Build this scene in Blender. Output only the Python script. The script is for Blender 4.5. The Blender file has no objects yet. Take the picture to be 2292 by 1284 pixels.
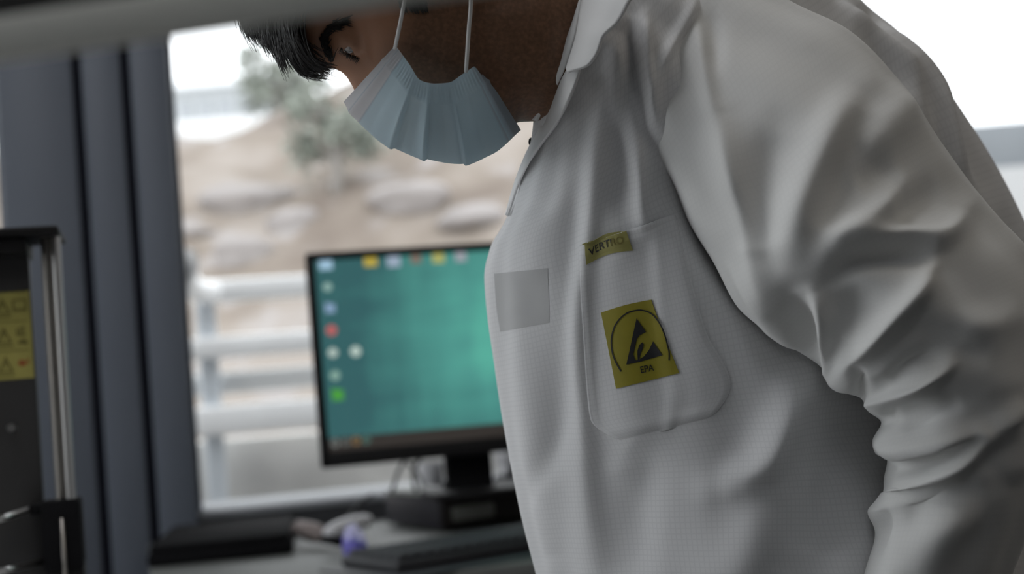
import bpy, bmesh, math, random
import numpy as np
from mathutils import Vector, Matrix
from mathutils.bvhtree import BVHTree

random.seed(7)
rng = np.random.default_rng(7)
SC = bpy.context.scene
COL = SC.collection
R = math.radians

# ------------------------------------------------------------------ camera
PITCH, ROLL, FPX = R(4.0), R(4.8), 50.0 / 36.0 * 2292
CAM = np.array((0.0, 0.0, 1.0))
_f = np.array((0, math.cos(PITCH), math.sin(PITCH)))
_u0 = np.array((0, -math.sin(PITCH), math.cos(PITCH)))
_x0 = np.array((1.0, 0, 0))
_r = math.cos(ROLL) * _x0 - math.sin(ROLL) * _u0
_u = math.cos(ROLL) * _u0 + math.sin(ROLL) * _x0
cd = bpy.data.cameras.new('camera')
cd.lens, cd.sensor_width = 50, 36
cd.clip_start = 0.05
cd.dof.use_dof = True
cd.dof.focus_distance = 0.93
cd.dof.aperture_fstop = 4.6
cam = bpy.data.objects.new('camera', cd)
COL.objects.link(cam)
cam.matrix_world = Matrix(((_r[0], _u[0], -_f[0], CAM[0]), (_r[1], _u[1], -_f[1], CAM[1]), (_r[2], _u[2], -_f[2], CAM[2]), (0, 0, 0, 1)))
SC.camera = cam

# ------------------------------------------------------------------ sky, exposure, room light
SC.view_settings.view_transform = 'Standard'
SC.view_settings.look = 'None'
SC.view_settings.gamma = 1
SC.view_settings.use_curve_mapping = False
SC.view_settings.exposure = 0.0
w = bpy.data.worlds.new('overcast_sky')
SC.world = w
w.use_nodes = True
nt = w.node_tree
bgn = nt.nodes['Background']
bgn.inputs[0].default_value = (0.93, 0.97, 1.0, 1)
bgn.inputs[1].default_value = 2.6


def area(name, loc, target, size, energy, color=(1, 1, 1), sy=None):
    l = bpy.data.lights.new(name, 'AREA')
    l.energy, l.color, l.size = energy, color, size
    if sy:
        l.shape, l.size_y = 'RECTANGLE', sy
    o = bpy.data.objects.new(name, l)
    COL.objects.link(o)
    o.location = loc
    o.rotation_euler = (Vector(target) - Vector(loc)).to_track_quat('-Z', 'Y').to_euler()
    return o


area('ceiling_light_right', (1.5, 0.5, 2.66), (1.5, 0.5, 0), 0.6, 6, (1, 0.90, 0.76), 1.2)
area('fill_light_left', (-0.7, 0.9, 2.66), (-0.7, 0.9, 0), 0.6, 13, (0.97, 0.98, 1.0), 1.2)  # added overhead fill, placed to shade the person from top to bottom
area('fill_light_behind', (-0.3, -1.2, 2.66), (-0.3, -1.2, 0), 0.6, 5, (0.95, 0.98, 1.0), 1.2)  # added fill lamp, brightens the surfaces that face the camera


# ------------------------------------------------------------------ helpers
def P(px, py, d):
    return CAM + d * (_f + (px - 1146.0) / FPX * _r + (642.0 - py) / FPX * _u)


def PV(px, py, d):
    px, py, d = np.asarray(px, float), np.asarray(py, float), np.asarray(d, float)
    v = _f + ((px - 1146.0) / FPX)[..., None] * _r + ((642.0 - py) / FPX)[..., None] * _u
    return CAM + d[..., None] * v


def project(v):
    q = v - CAM
    d = q @ _f
    return np.stack((1146 + FPX * (q @ _r) / d, 642 - FPX * (q @ _u) / d), -1), d


def ray(px, py):
    v = P(px, py, 1) - CAM
    return v / np.linalg.norm(v)


def plane_hit(px, py, o, n):
    v = ray(px, py)
    return CAM + v * (np.dot(np.asarray(o) - CAM, n) / np.dot(v, n))


def pchip(x, y, xi):
    x, y, xi = np.asarray(x, float), np.asarray(y, float), np.asarray(xi, float)
    h = np.diff(x)
    dl = np.diff(y) / h
    m = np.zeros_like(y)
    for i in range(1, len(x) - 1):
        if dl[i - 1] * dl[i] > 0:
            w1, w2 = 2 * h[i] + h[i - 1], h[i] + 2 * h[i - 1]
            m[i] = (w1 + w2) / (w1 / dl[i - 1] + w2 / dl[i])
    m[0], m[-1] = dl[0], dl[-1]
    k = np.clip(np.searchsorted(x, xi) - 1, 0, len(x) - 2)
    s = (xi - x[k]) / h[k]
    return ((1 + 2 * s) * (1 - s) ** 2 * y[k] + s * (1 - s) ** 2 * h[k] * m[k] + s * s * (3 - 2 * s) * y[k + 1] + s * s * (s - 1) * h[k] * m[k + 1])


def smooth(a, b, x):
    t = np.clip((x - a) / (b - a), 0, 1)
    return t * t * (3 - 2 * t)


def mat(name, color, rough=0.6, metal=0.0, noise=0.0, nscale=40, bump=0.0, bscale=300, spec=0.5, emit=None, sheen=0.0, coat=0.0):
    m = bpy.data.materials.new(name)
    m.use_nodes = True
    n = m.node_tree
    b = n.nodes['Principled BSDF']
    b.inputs['Base Color'].default_value = (*color, 1)
    b.inputs['Roughness'].default_value = rough
    b.inputs['Metallic'].default_value = metal
    b.inputs['Specular IOR Level'].default_value = spec
    b.inputs['Sheen Weight'].default_value = sheen
    b.inputs['Coat Weight'].default_value = coat
    tc = n.nodes.new('ShaderNodeTexCoord')
    if noise:
        t = n.nodes.new('ShaderNodeTexNoise')
        t.inputs['Scale'].default_value = nscale
        t.inputs['Detail'].default_value = 5
        n.links.new(tc.outputs['Object'], t.inputs['Vector'])
        mr = n.nodes.new('ShaderNodeMapRange')
        mr.inputs[1].default_value, mr.inputs[2].default_value = 0.3, 0.7
        mr.inputs[3].default_value, mr.inputs[4].default_value = 1 - noise, 1 + noise
        n.links.new(t.outputs[0], mr.inputs[0])
        mx = n.nodes.new('ShaderNodeVectorMath')
        mx.operation = 'SCALE'
        mx.inputs[0].default_value = color
        n.links.new(mr.outputs[0], mx.inputs[3])
        n.links.new(mx.outputs[0], b.inputs['Base Color'])
    if bump:
        t = n.nodes.new('ShaderNodeTexNoise')
        t.inputs['Scale'].default_value = bscale
        n.links.new(tc.outputs['Object'], t.inputs['Vector'])
        bp = n.nodes.new('ShaderNodeBump')
        bp.inputs['Strength'].default_value = bump
        bp.inputs['Distance'].default_value = 0.002
        n.links.new(t.outputs[0], bp.inputs['Height'])
        n.links.new(bp.outputs[0], b.inputs['Normal'])
    if emit:
        b.inputs['Emission Color'].default_value = (*emit[0], 1)
        b.inputs['Emission Strength'].default_value = emit[1]
    return m


def tag(o, label=None, cat=None, group=None, kind=None):
    if label: o['label'] = label
    if cat: o['category'] = cat
    if group: o['group'] = group
    if kind: o['kind'] = kind
    return o


def thing(name, loc, label, cat, group=None, rz=0.0):
    o = bpy.data.objects.new(name, None)
    o.empty_display_size = 0.05
    COL.objects.link(o)
    o.location = tuple(loc)
    o.rotation_euler = (0, 0, rz)
    return tag(o, label, cat, group)


def origin(o):
    v = Vector((0, 0, 0))
    while o is not None:
        v += o.location
        o = o.parent
    return np.array(v)


class MB:
    """collects solids into one mesh"""

    def __init__(s):
        s.v, s.f, s.m, s.uv = [], [], [], {}

    def add(s, verts, faces, m=0):
        k = len(s.v)
        s.v += [tuple(map(float, q)) for q in verts]
        s.f += [tuple(int(i) + k for i in f) for f in faces]
        s.m += [m] * len(faces)
        return s

    def bm(s, b, M=None, m=0):
        b.verts.index_update()
        vs = [(M @ v.co if M else v.co) for v in b.verts]
        s.add(vs, [[v.index for v in f.verts] for f in b.faces], m)
        b.free()
        return s

    def box(s, lo, hi, bev=0.0, M=None, m=0, seg=2):
        b = bmesh.new()
        bmesh.ops.create_cube(b, size=1)
        c = [(a + q) / 2 for a, q in zip(lo, hi)]
        z = [abs(q - a) for a, q in zip(lo, hi)]
        for v in b.verts:
            v.co = Vector((v.co.x * z[0] + c[0], v.co.y * z[1] + c[1], v.co.z * z[2] + c[2]))
        if bev:
            bmesh.ops.bevel(b, geom=b.edges[:], offset=min(bev, min(z) * 0.45), segments=seg, affect='EDGES', profile=0.5)
        return s.bm(b, M, m)

    def tube(s, pts, rad, n=12, m=0, closed_ends=True):
        pts = [np.asarray(p, float) for p in pts]
        rr = rad if hasattr(rad, '__len__') else [rad] * len(pts)
        k = len(s.v)
        T = []
        for i in range(len(pts)):
            t = pts[min(i + 1, len(pts) - 1)] - pts[max(i - 1, 0)]
            T.append(t / (np.linalg.norm(t) + 1e-12))
        a = np.array((0, 0, 1.0)) if abs(T[0][2]) < 0.9 else np.array((1.0, 0, 0))
        N = np.cross(T[0], a)
        N /= np.linalg.norm(N)
        for i, p in enumerate(pts):
            N = N - T[i] * np.dot(N, T[i])
            N /= np.linalg.norm(N) + 1e-12
            B = np.cross(T[i], N)
            for j in range(n):
                an = 2 * math.pi * j / n
                s.v.append(tuple(p + rr[i] * (math.cos(an) * N + math.sin(an) * B)))
        nf = len(s.f)
        for i in range(len(pts) - 1):
            for j in range(n):
                j2 = (j + 1) % n
                s.f.append((k + i * n + j, k + i * n + j2, k + (i + 1) * n + j2, k + (i + 1) * n + j))
        if closed_ends:
            s.f.append(tuple(k + j for j in range(n))[::-1])
            s.f.append(tuple(k + (len(pts) - 1) * n + j for j in range(n)))
        s.m += [m] * (len(s.f) - nf)
        return s

    def sphere(s, c, r, seg=16, m=0, M=None):
        b = bmesh.new()
        bmesh.ops.create_uvsphere(b, u_segments=seg, v_segments=max(8, seg // 2 + 2), radius=1)
        rr = r if hasattr(r, '__len__') else (r, r, r)
        for v in b.verts:
            v.co = Vector((v.co.x * rr[0], v.co.y * rr[1], v.co.z * rr[2]))
            if M is not None: v.co = M @ v.co
            v.co += Vector(tuple(c))
        return s.bm(b, None, m)

    def grid(s, G, wrap=False, m=0):
        n0, n1 = G.shape[:2]
        k = len(s.v)
        s.v += [tuple(q) for q in G.reshape(-1, 3)]
        nf = len(s.f)
        for i in range(n0 - 1):
            for j in range(n1 if wrap else n1 - 1):
                j2 = (j + 1) % n1
                s.f.append((k + i * n1 + j, k + i * n1 + j2, k + (i + 1) * n1 + j2, k + (i + 1) * n1 + j))
        s.m += [m] * (len(s.f) - nf)
        return s

    def build(s, name, mats, parent=None, smooth_=False, world=True, angle=None):
        me = bpy.data.meshes.new(name)
        V = s.v
        if parent is not None and world:
            o0 = origin(parent)
            V = [tuple(np.asarray(q) - o0) for q in s.v]
        me.from_pydata(V, [], s.f)
        for m in (mats if isinstance(mats, (list, tuple)) else [mats]):
            me.materials.append(m)
        me.polygons.foreach_set('material_index', s.m)
        me.polygons.foreach_set('use_smooth', [smooth_] * len(s.f))
        me.validate()
        if angle:
            me.polygons.foreach_set('use_smooth', [True] * len(me.polygons))
            try:
                me.set_sharp_from_angle(angle=R(angle))
            except Exception:
                pass
        me.update()
        o = bpy.data.objects.new(name, me)
        COL.objects.link(o)
        if parent is not None: o.parent = parent
        return o


def recalc(o):
    b = bmesh.new()
    b.from_mesh(o.data)
    bmesh.ops.recalc_face_normals(b, faces=b.faces[:])
    b.to_mesh(o.data)
    b.free()
    return o


def grid_normals(G, wrap):
    if wrap:
        du = np.roll(G, -1, 1) - np.roll(G, 1, 1)
    else:
        du = np.gradient(G, axis=1)
    dv = np.gradient(G, axis=0)
    n = np.cross(dv, du)
    return n / (np.linalg.norm(n, axis=-1, keepdims=True) + 1e-12)


def stroke_field(pix, strokes):
    """sum of ridges (+) and valleys (-) along polylines: list of (pts, width, amp, power)"""
    out = np.zeros(pix.shape[:-1])
    for st in strokes:
        pts, wd, amp = np.asarray(st[0], float), st[1], st[2]
        pw = st[3] if len(st) > 3 else 2.0
        wd2 = st[4] if len(st) > 4 else wd            # width on the right-hand side of the stroke direction
        q = np.concatenate([np.linspace(pts[i], pts[i + 1], 7)[:-1] for i in range(len(pts) - 1)] + [pts[-1:]])
        L = np.concatenate([[0], np.cumsum(np.linalg.norm(np.diff(q, axis=0), axis=1))])
        L /= L[-1]
        # smooth the polyline
        for _ in range(6):
            q[1:-1] = (q[:-2] + 2 * q[1:-1] + q[2:]) / 4
        best = np.full(pix.shape[:-1], 1e9)
        bs = np.zeros(pix.shape[:-1])
        side = np.zeros(pix.shape[:-1])
        for i in range(len(q) - 1):
            a, b = q[i], q[i + 1]
            ab = b - a
            t = np.clip(((pix - a) @ ab) / (ab @ ab + 1e-9), 0, 1)
            dv = pix - (a + t[..., None] * ab)
            d = np.linalg.norm(dv, axis=-1)
            k = d < best
            best = np.where(k, d, best)
            bs = np.where(k, L[i] + t * (L[i + 1] - L[i]), bs)
            side = np.where(k, ab[0] * dv[..., 1] - ab[1] * dv[..., 0], side)
        env = np.clip(np.sin(np.pi * np.clip(bs, 0.02, 0.98)), 0, 1) ** 0.5
        ww = np.where(side > 0, wd2, wd)
        out += amp * env * np.exp(-(best / ww) ** pw)
    return out


def loft(left, right, par, nt_, nth, pf=2.0, pb=2.0):
    """closed loft. left/right: (t,px,py); par: (t,dL,dR,front,back,bowx,bowy). Returns grid of points, front weight, t, theta."""
    t = np.linspace(0, 1, nt_)
    L = np.array(left, float)
    Rr = np.array(right, float)
    Q = np.array(par, float)
    f = lambda A, c: pchip(A[:, 0], A[:, c], t)
    lx, ly, rx, ry = f(L, 1), f(L, 2), f(Rr, 1), f(Rr, 2)
    dL, dR, bf, bb, bx, by = (f(Q, i) for i in range(1, 7))
    th = np.linspace(0, 2 * np.pi, nth, endpoint=False)
    c, s = np.cos(th), np.sin(th)
    # theta 0 = right edge, pi/2 = front (towards the viewer), pi = left edge
    e = np.where(s >= 0, pf, pb)
    sg = lambda q: np.sign(q) * np.abs(q) ** (2 / e)
    cx, sy = sg(c), sg(s)
    u = (1 - cx) / 2                                   # 0 right .. 1 left
    px = rx[:, None] * (1 - u) + lx[:, None] * u
    py = ry[:, None] * (1 - u) + ly[:, None] * u
    fr = np.clip(sy, 0, None)
    px = px + bx[:, None] * fr
    py = py + by[:, None] * fr
    d = dR[:, None] * (1 - u) + dL[:, None] * u - np.where(sy >= 0, bf[:, None] * sy, bb[:, None] * sy)
    # keep the outline: scale pixel offsets so that the silhouette stays put
    return PV(px, py, d), smooth(-0.15, 0.3, s)[None, :].repeat(nt_, 0), t, th


def uv_from_grid(o, G, wrap):
    """arc-length uv in metres"""
    n0, n1 = G.shape[:2]
    du = np.linalg.norm(np.diff(G, axis=1), axis=-1)
    U = np.concatenate([np.zeros((n0, 1)), np.cumsum(du, 1)], 1)
    k0 = n1 // 2 if wrap else 0
    U = U - U[:, k0:k0 + 1]
    dv = np.linalg.norm(np.diff(G[:, (3 * n1) // 8 if wrap else n1 // 2], axis=0), axis=-1)
    V = np.concatenate([[0], np.cumsum(dv)])
    me = o.data
    lay = me.uv_layers.new(name='UVMap')
    vi = np.zeros(len(me.loops), int)
    me.loops.foreach_get('vertex_index', vi)
    i, j = vi // n1, vi % n1
    ok = vi < n0 * n1
    i, j = np.where(ok, i, 0), np.where(ok, j, 0)
    uv = np.stack((U[i, j], V[i]), -1)
    lay.data.foreach_set('uv', uv.astype(np.float32).ravel())


def bvh_of(o):
    off = origin(o)
    vs = [Vector(v.co) + Vector(off) for v in o.data.vertices]
    return BVHTree.FromPolygons(vs, [tuple(p.vertices) for p in o.data.polygons])


def cast(bvh, px, py, off, fallback):
    v = Vector(ray(px, py))
    hit, n, i, d = bvh.ray_cast(Vector(CAM), v)
    if hit is None:
        return P(px, py, fallback)
    if n.dot(v) > 0: n = -n
    return np.array(hit + n * off)


def solid_sheet(G, thick):
    """thin closed sheet from an open grid; thickness goes away from the viewer"""
    n = grid_normals(G, False)
    v = G - CAM
    s = np.sign((n * v).sum(-1, keepdims=True))
    B = G + n * s * thick
    n0, n1 = G.shape[:2]
    m = MB()
    m.grid(G)
    m.grid(B[:, ::-1])
    k = n0 * n1
    bi = lambda i, j: k + i * n1 + (n1 - 1 - j)
    fi = lambda i, j: i * n1 + j
    for j in range(n1 - 1):
        m.f.append((fi(0, j), bi(0, j), bi(0, j + 1), fi(0, j + 1)))
        m.f.append((fi(n0 - 1, j + 1), bi(n0 - 1, j + 1), bi(n0 - 1, j), fi(n0 - 1, j)))
    for i in range(n0 - 1):
        m.f.append((fi(i + 1, 0), bi(i + 1, 0), bi(i, 0), fi(i, 0)))
        m.f.append((fi(i, n1 - 1), bi(i, n1 - 1), bi(i + 1, n1 - 1), fi(i + 1, n1 - 1)))
    m.m = [0] * len(m.f)
    return m


def polyline(pts, n):
    p = np.asarray(pts, float)
    L = np.concatenate([[0], np.cumsum(np.linalg.norm(np.diff(p[:, :2], axis=0), axis=1))])
    L /= L[-1]
    t = np.linspace(0, 1, n)
    return np.stack([pchip(L, p[:, i], t) for i in range(p.shape[1])], -1)


def text_geometry(body, size=1.0, bold=0.0):
    cu = bpy.data.curves.new('lettering', 'FONT')
    cu.body = body
    cu.size = size
    cu.align_x, cu.align_y = 'CENTER', 'CENTER'
    cu.offset = bold
    o = bpy.data.objects.new('lettering', cu)
    COL.objects.link(o)
    dg = bpy.context.evaluated_depsgraph_get()
    me = o.evaluated_get(dg).to_mesh()
    vs = [tuple(v.co) for v in me.vertices]
    fs = [tuple(p.vertices) for p in me.polygons]
    o.evaluated_get(dg).to_mesh_clear()
    bpy.data.objects.remove(o)
    bpy.data.curves.remove(cu)
    return vs, fs


# ------------------------------------------------------------------ materials
def coat_material(name, color, grid=0.22):
    m = mat(name, color, rough=0.85, spec=0.25, sheen=0.15)
    n = m.node_tree
    b = n.nodes['Principled BSDF']
    uv = n.nodes.new('ShaderNodeTexCoord')
    sep = n.nodes.new('ShaderNodeSeparateXYZ')
    n.links.new(uv.outputs['UV'], sep.inputs[0])
    ls = []
    for k in (0, 1):
        dv = n.nodes.new('ShaderNodeMath'); dv.operation = 'DIVIDE'; dv.inputs[1].default_value = 0.0036
        n.links.new(sep.outputs[k], dv.inputs[0])
        fr = n.nodes.new('ShaderNodeMath'); fr.operation = 'PINGPONG'; fr.inputs[1].default_value = 0.5
        n.links.new(dv.outputs[0], fr.inputs[0])
        mr = n.nodes.new('ShaderNodeMapRange')
        mr.inputs[1].default_value, mr.inputs[2].default_value = 0.07, 0.17
        mr.inputs[3].default_value, mr.inputs[4].default_value = 1, 0
        n.links.new(fr.outputs[0], mr.inputs[0])
        ls.append(mr)
    mx = n.nodes.new('ShaderNodeMath'); mx.operation = 'MAXIMUM'
    n.links.new(ls[0].outputs[0], mx.inputs[0]); n.links.new(ls[1].outputs[0], mx.inputs[1])
    mu = n.nodes.new('ShaderNodeMath'); mu.operation = 'MULTIPLY'; mu.inputs[1].default_value = grid
    n.links.new(mx.outputs[0], mu.inputs[0])
    mix = n.nodes.new('ShaderNodeMix'); mix.data_type = 'RGBA'
    mix.inputs[6].default_value = (*color, 1)
    mix.inputs[7].default_value = (0.16, 0.17, 0.19, 1)
    n.links.new(mu.outputs[0], mix.inputs[0])
    n.links.new(mix.outputs[2], b.inputs['Base Color'])
    wv = n.nodes.new('ShaderNodeTexNoise'); wv.inputs['Scale'].default_value = 60; wv.inputs['Detail'].default_value = 3
    n.links.new(uv.outputs['Object'], wv.inputs['Vector'])
    bp = n.nodes.new('ShaderNodeBump'); bp.inputs['Strength'].default_value = 0.10; bp.inputs['Distance'].default_value = 0.004
    n.links.new(wv.outputs[0], bp.inputs['Height']); n.links.new(bp.outputs[0], b.inputs['Normal'])
    return m


M = {}
M['coat'] = coat_material('white_coat_fabric', (0.72, 0.72, 0.73), 0.085)
M['sleeve'] = coat_material('white_sleeve_fabric', (0.72, 0.72, 0.71), 0.03)
M['collar'] = coat_material('lit_collar_fabric', (0.84, 0.84, 0.84), 0.04)  # coat cloth made lighter to stand for light caught on collar and edge
M['sticker'] = mat('yellow_sticker', (0.36, 0.32, 0.08), 0.6, noise=0.05, nscale=90)
M['yellow'] = mat('yellow_label', (0.29, 0.25, 0.016), 0.6, noise=0.06, nscale=90)
M['tag_yellow'] = mat('yellow_tag', (0.34, 0.315, 0.10), 0.65, noise=0.06, nscale=90)
M['print'] = mat('black_print', (0.012, 0.012, 0.014), 0.6)
M['faded'] = mat('faded_print', (0.20, 0.17, 0.04), 0.7)
M['olive_print'] = mat('olive_print', (0.16, 0.14, 0.03), 0.7)
M['rust_print'] = mat('rust_red_print', (0.30, 0.09, 0.02), 0.7)
M['hair'] = mat('black_hair', (0.010, 0.009, 0.010), 0.36, spec=0.5)
M['brow'] = mat('brow_hair', (0.012, 0.008, 0.006), 0.6)
M['eye'] = mat('eye_white', (0.12, 0.09, 0.08), 0.1, coat=1)
M['iris'] = mat('dark_iris', (0.012, 0.007, 0.004), 0.05, coat=1)
M['loop'] = mat('white_elastic', (0.75, 0.74, 0.73), 0.7)
M['black'] = mat('black_plastic', (0.010, 0.0095, 0.010), 0.6, noise=0.1, spec=0.2)
M['matt_black'] = mat('matt_black', (0.008, 0.008, 0.009), 0.9, spec=0.1)
M['darkgrey'] = mat('dark_panel', (0.030, 0.029, 0.029), 0.6, noise=0.1, nscale=12)
M['steel'] = mat('chrome_rod', (0.50, 0.49, 0.48), 0.28, metal=1.0)
M['bronze'] = mat('worn_steel_rod', (0.30, 0.28, 0.26), 0.38, metal=1.0)
M['frame'] = mat('blue_grey_frame_paint', (0.155, 0.175, 0.215), 0.5, noise=0.05, nscale=3)
M['groove'] = mat('dark_seal', (0.012, 0.013, 0.020), 0.8, spec=0.1)
M['wallgrey'] = mat('dark_grey_wall_paint', (0.055, 0.057, 0.062), 0.7, noise=0.06, nscale=5)
M['roomwall'] = mat('pale_wall_paint', (0.45, 0.45, 0.44), 0.8, noise=0.03, nscale=4)
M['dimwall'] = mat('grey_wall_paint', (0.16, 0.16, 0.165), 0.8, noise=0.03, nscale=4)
M['ceiling'] = mat('ceiling_paint', (0.72, 0.72, 0.71), 0.9, noise=0.03, nscale=4)
M['floor'] = mat('grey_vinyl_floor', (0.05, 0.05, 0.05), 0.6, noise=0.2, nscale=8)
M['sill'] = mat('pale_sill', (0.33, 0.34, 0.36), 0.6, noise=0.05, nscale=6)
M['desk'] = mat('grey_desk_laminate', (0.12, 0.125, 0.118), 0.55, noise=0.06, nscale=20)
M['deskleg'] = mat('dark_steel', (0.04, 0.04, 0.045), 0.5)
M['shelf'] = mat('grey_shelf_metal', (0.82, 0.82, 0.76), 0.5, noise=0.03, nscale=8)
M['rail'] = mat('white_rail_paint', (0.96, 0.96, 0.96), 0.5)
M['railpost'] = mat('pale_post_paint', (0.60, 0.64, 0.68), 0.5)
M['concrete'] = mat('concrete', (0.58, 0.57, 0.55), 0.9, noise=0.18, nscale=3)
M['barrier'] = mat('grey_barrier_paint', (0.21, 0.225, 0.24), 0.8, noise=0.08, nscale=2)
M['whitewall'] = mat('white_render', (0.86, 0.87, 0.88), 0.9, noise=0.05, nscale=1)
M['rock'] = mat('pale_rock', (0.31, 0.285, 0.275), 0.9, noise=0.15, nscale=3)
M['leaf'] = mat('grey_green_leaf', (0.28, 0.305, 0.265), 0.8, noise=0.25, nscale=4)
M['bark'] = mat('grey_bark', (0.30, 0.28, 0.26), 0.9, noise=0.2)
M['white_plastic'] = mat('white_plastic', (0.62, 0.62, 0.64), 0.4)
M['blue_plastic'] = mat('blue_plastic', (0.10, 0.085, 0.42), 0.4)
M['pink_grey'] = mat('pinkish_grey_plastic', (0.22, 0.18, 0.17), 0.6)
M['pc'] = mat('black_pc_case', (0.016, 0.014, 0.020), 0.55)
M['pc_front'] = mat('brown_black_front', (0.020, 0.014, 0.012), 0.5)
M['lightlabel'] = mat('pale_label', (0.30, 0.30, 0.27), 0.6)
M['pale_metal'] = mat('pale_lid_metal', (0.20, 0.21, 0.20), 0.5)
M['cord'] = mat('black_cord', (0.02, 0.02, 0.022), 0.6)
M['trousers'] = mat('dark_trousers', (0.02, 0.022, 0.03), 0.9)
M['shoe'] = mat('black_shoe', (0.01, 0.01, 0.01), 0.5)
M['keyboard'] = mat('dark_grey_keyboard', (0.022, 0.023, 0.026), 0.55)
M['keycap'] = mat('grey_keycap', (0.035, 0.037, 0.042), 0.55)


def glass_material():
    m = bpy.data.materials.new('window_glass')
    m.use_nodes = True
    n = m.node_tree
    n.nodes.clear()
    o = n.nodes.new('ShaderNodeOutputMaterial')
    mx = n.nodes.new('ShaderNodeMixShader')
    tr = n.nodes.new('ShaderNodeBsdfTransparent')
    gl = n.nodes.new('ShaderNodeBsdfGlossy')
    gl.inputs['Roughness'].default_value = 0.02
    fr = n.nodes.new('ShaderNodeFresnel')
    fr.inputs[0].default_value = 1.3
    n.links.new(fr.outputs[0], mx.inputs[0])
    n.links.new(tr.outputs[0], mx.inputs[1])
    n.links.new(gl.outputs[0], mx.inputs[2])
    n.links.new(mx.outputs[0], o.inputs[0])
    return m


M['glass'] = glass_material()


def hill_material():
    m = mat('bare_earth_slope', (0.5, 0.42, 0.36), 0.95)
    n = m.node_tree
    b = n.nodes['Principled BSDF']
    tc = n.nodes.new('ShaderNodeTexCoord')
    t = n.nodes.new('ShaderNodeTexNoise'); t.inputs['Scale'].default_value = 0.9; t.inputs['Detail'].default_value = 4
    t2 = n.nodes.new('ShaderNodeTexNoise'); t2.inputs['Scale'].default_value = 2.6; t2.inputs['Detail'].default_value = 3
    for q in (t, t2): n.links.new(tc.outputs['Object'], q.inputs['Vector'])
    cr = n.nodes.new('ShaderNodeValToRGB')
    cr.color_ramp.elements[0].position, cr.color_ramp.elements[0].color = 0.35, (0.16, 0.128, 0.105, 1)
    cr.color_ramp.elements[1].position, cr.color_ramp.elements[1].color = 0.62, (0.30, 0.262, 0.232, 1)
    e = cr.color_ramp.elements.new(0.5); e.color = (0.235, 0.198, 0.166, 1)
    n.links.new(t.outputs[0], cr.inputs[0])
    cr2 = n.nodes.new('ShaderNodeValToRGB')
    cr2.color_ramp.elements[0].position, cr2.color_ramp.elements[0].color = 0.56, (0, 0, 0, 1)
    cr2.color_ramp.elements[1].position, cr2.color_ramp.elements[1].color = 0.68, (0.8, 0.8, 0.8, 1)
    n.links.new(t2.outputs[0], cr2.inputs[0])
    mx = n.nodes.new('ShaderNodeMix'); mx.data_type = 'RGBA'
    mx.inputs[7].default_value = (0.34, 0.315, 0.305, 1)
    n.links.new(cr2.outputs[0], mx.inputs[0]); n.links.new(cr.outputs[0], mx.inputs[6])
    n.links.new(mx.outputs[2], b.inputs['Base Color'])
    return m


M['hill'] = hill_material()


def skin_material():
    m = mat('brown_skin', (0.36, 0.18, 0.105), 0.5, spec=0.35)
    n = m.node_tree
    b = n.nodes['Principled BSDF']
    b.inputs['Subsurface Weight'].default_value = 0.08
    b.inputs['Subsurface Radius'].default_value = (0.006, 0.003, 0.002)
    at = n.nodes.new('ShaderNodeAttribute'); at.attribute_name = 'beard'
    tc = n.nodes.new('ShaderNodeTexCoord')
    t = n.nodes.new('ShaderNodeTexNoise'); t.inputs['Scale'].default_value = 380; t.inputs['Detail'].default_value = 4
    n.links.new(tc.outputs['Object'], t.inputs['Vector'])
    mr = n.nodes.new('ShaderNodeMapRange')
    mr.inputs[1].default_value, mr.inputs[2].default_value = 0.3, 0.62
    mr.inputs[3].default_value, mr.inputs[4].default_value = 0.6, 1.0
    n.links.new(t.outputs[0], mr.inputs[0])
    mu = n.nodes.new('ShaderNodeMath'); mu.operation = 'MULTIPLY'
    n.links.new(mr.outputs[0], mu.inputs[0]); n.links.new(at.outputs['Fac'], mu.inputs[1])
    mx = n.nodes.new('ShaderNodeMix'); mx.data_type = 'RGBA'
    mx.inputs[6].default_value = (0.36, 0.18, 0.105, 1)
    mx.inputs[7].default_value = (0.125, 0.068, 0.040, 1)
    n.links.new(mu.outputs[0], mx.inputs[0])
    n.links.new(mx.outputs[2], b.inputs['Base Color'])
    bp = n.nodes.new('ShaderNodeBump'); bp.inputs['Strength'].default_value = 0.15; bp.inputs['Distance'].default_value = 0.001
    n.links.new(t.outputs[0], bp.inputs['Height']); n.links.new(bp.outputs[0], b.inputs['Normal'])
    return m


M['skin'] = skin_material()


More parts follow.
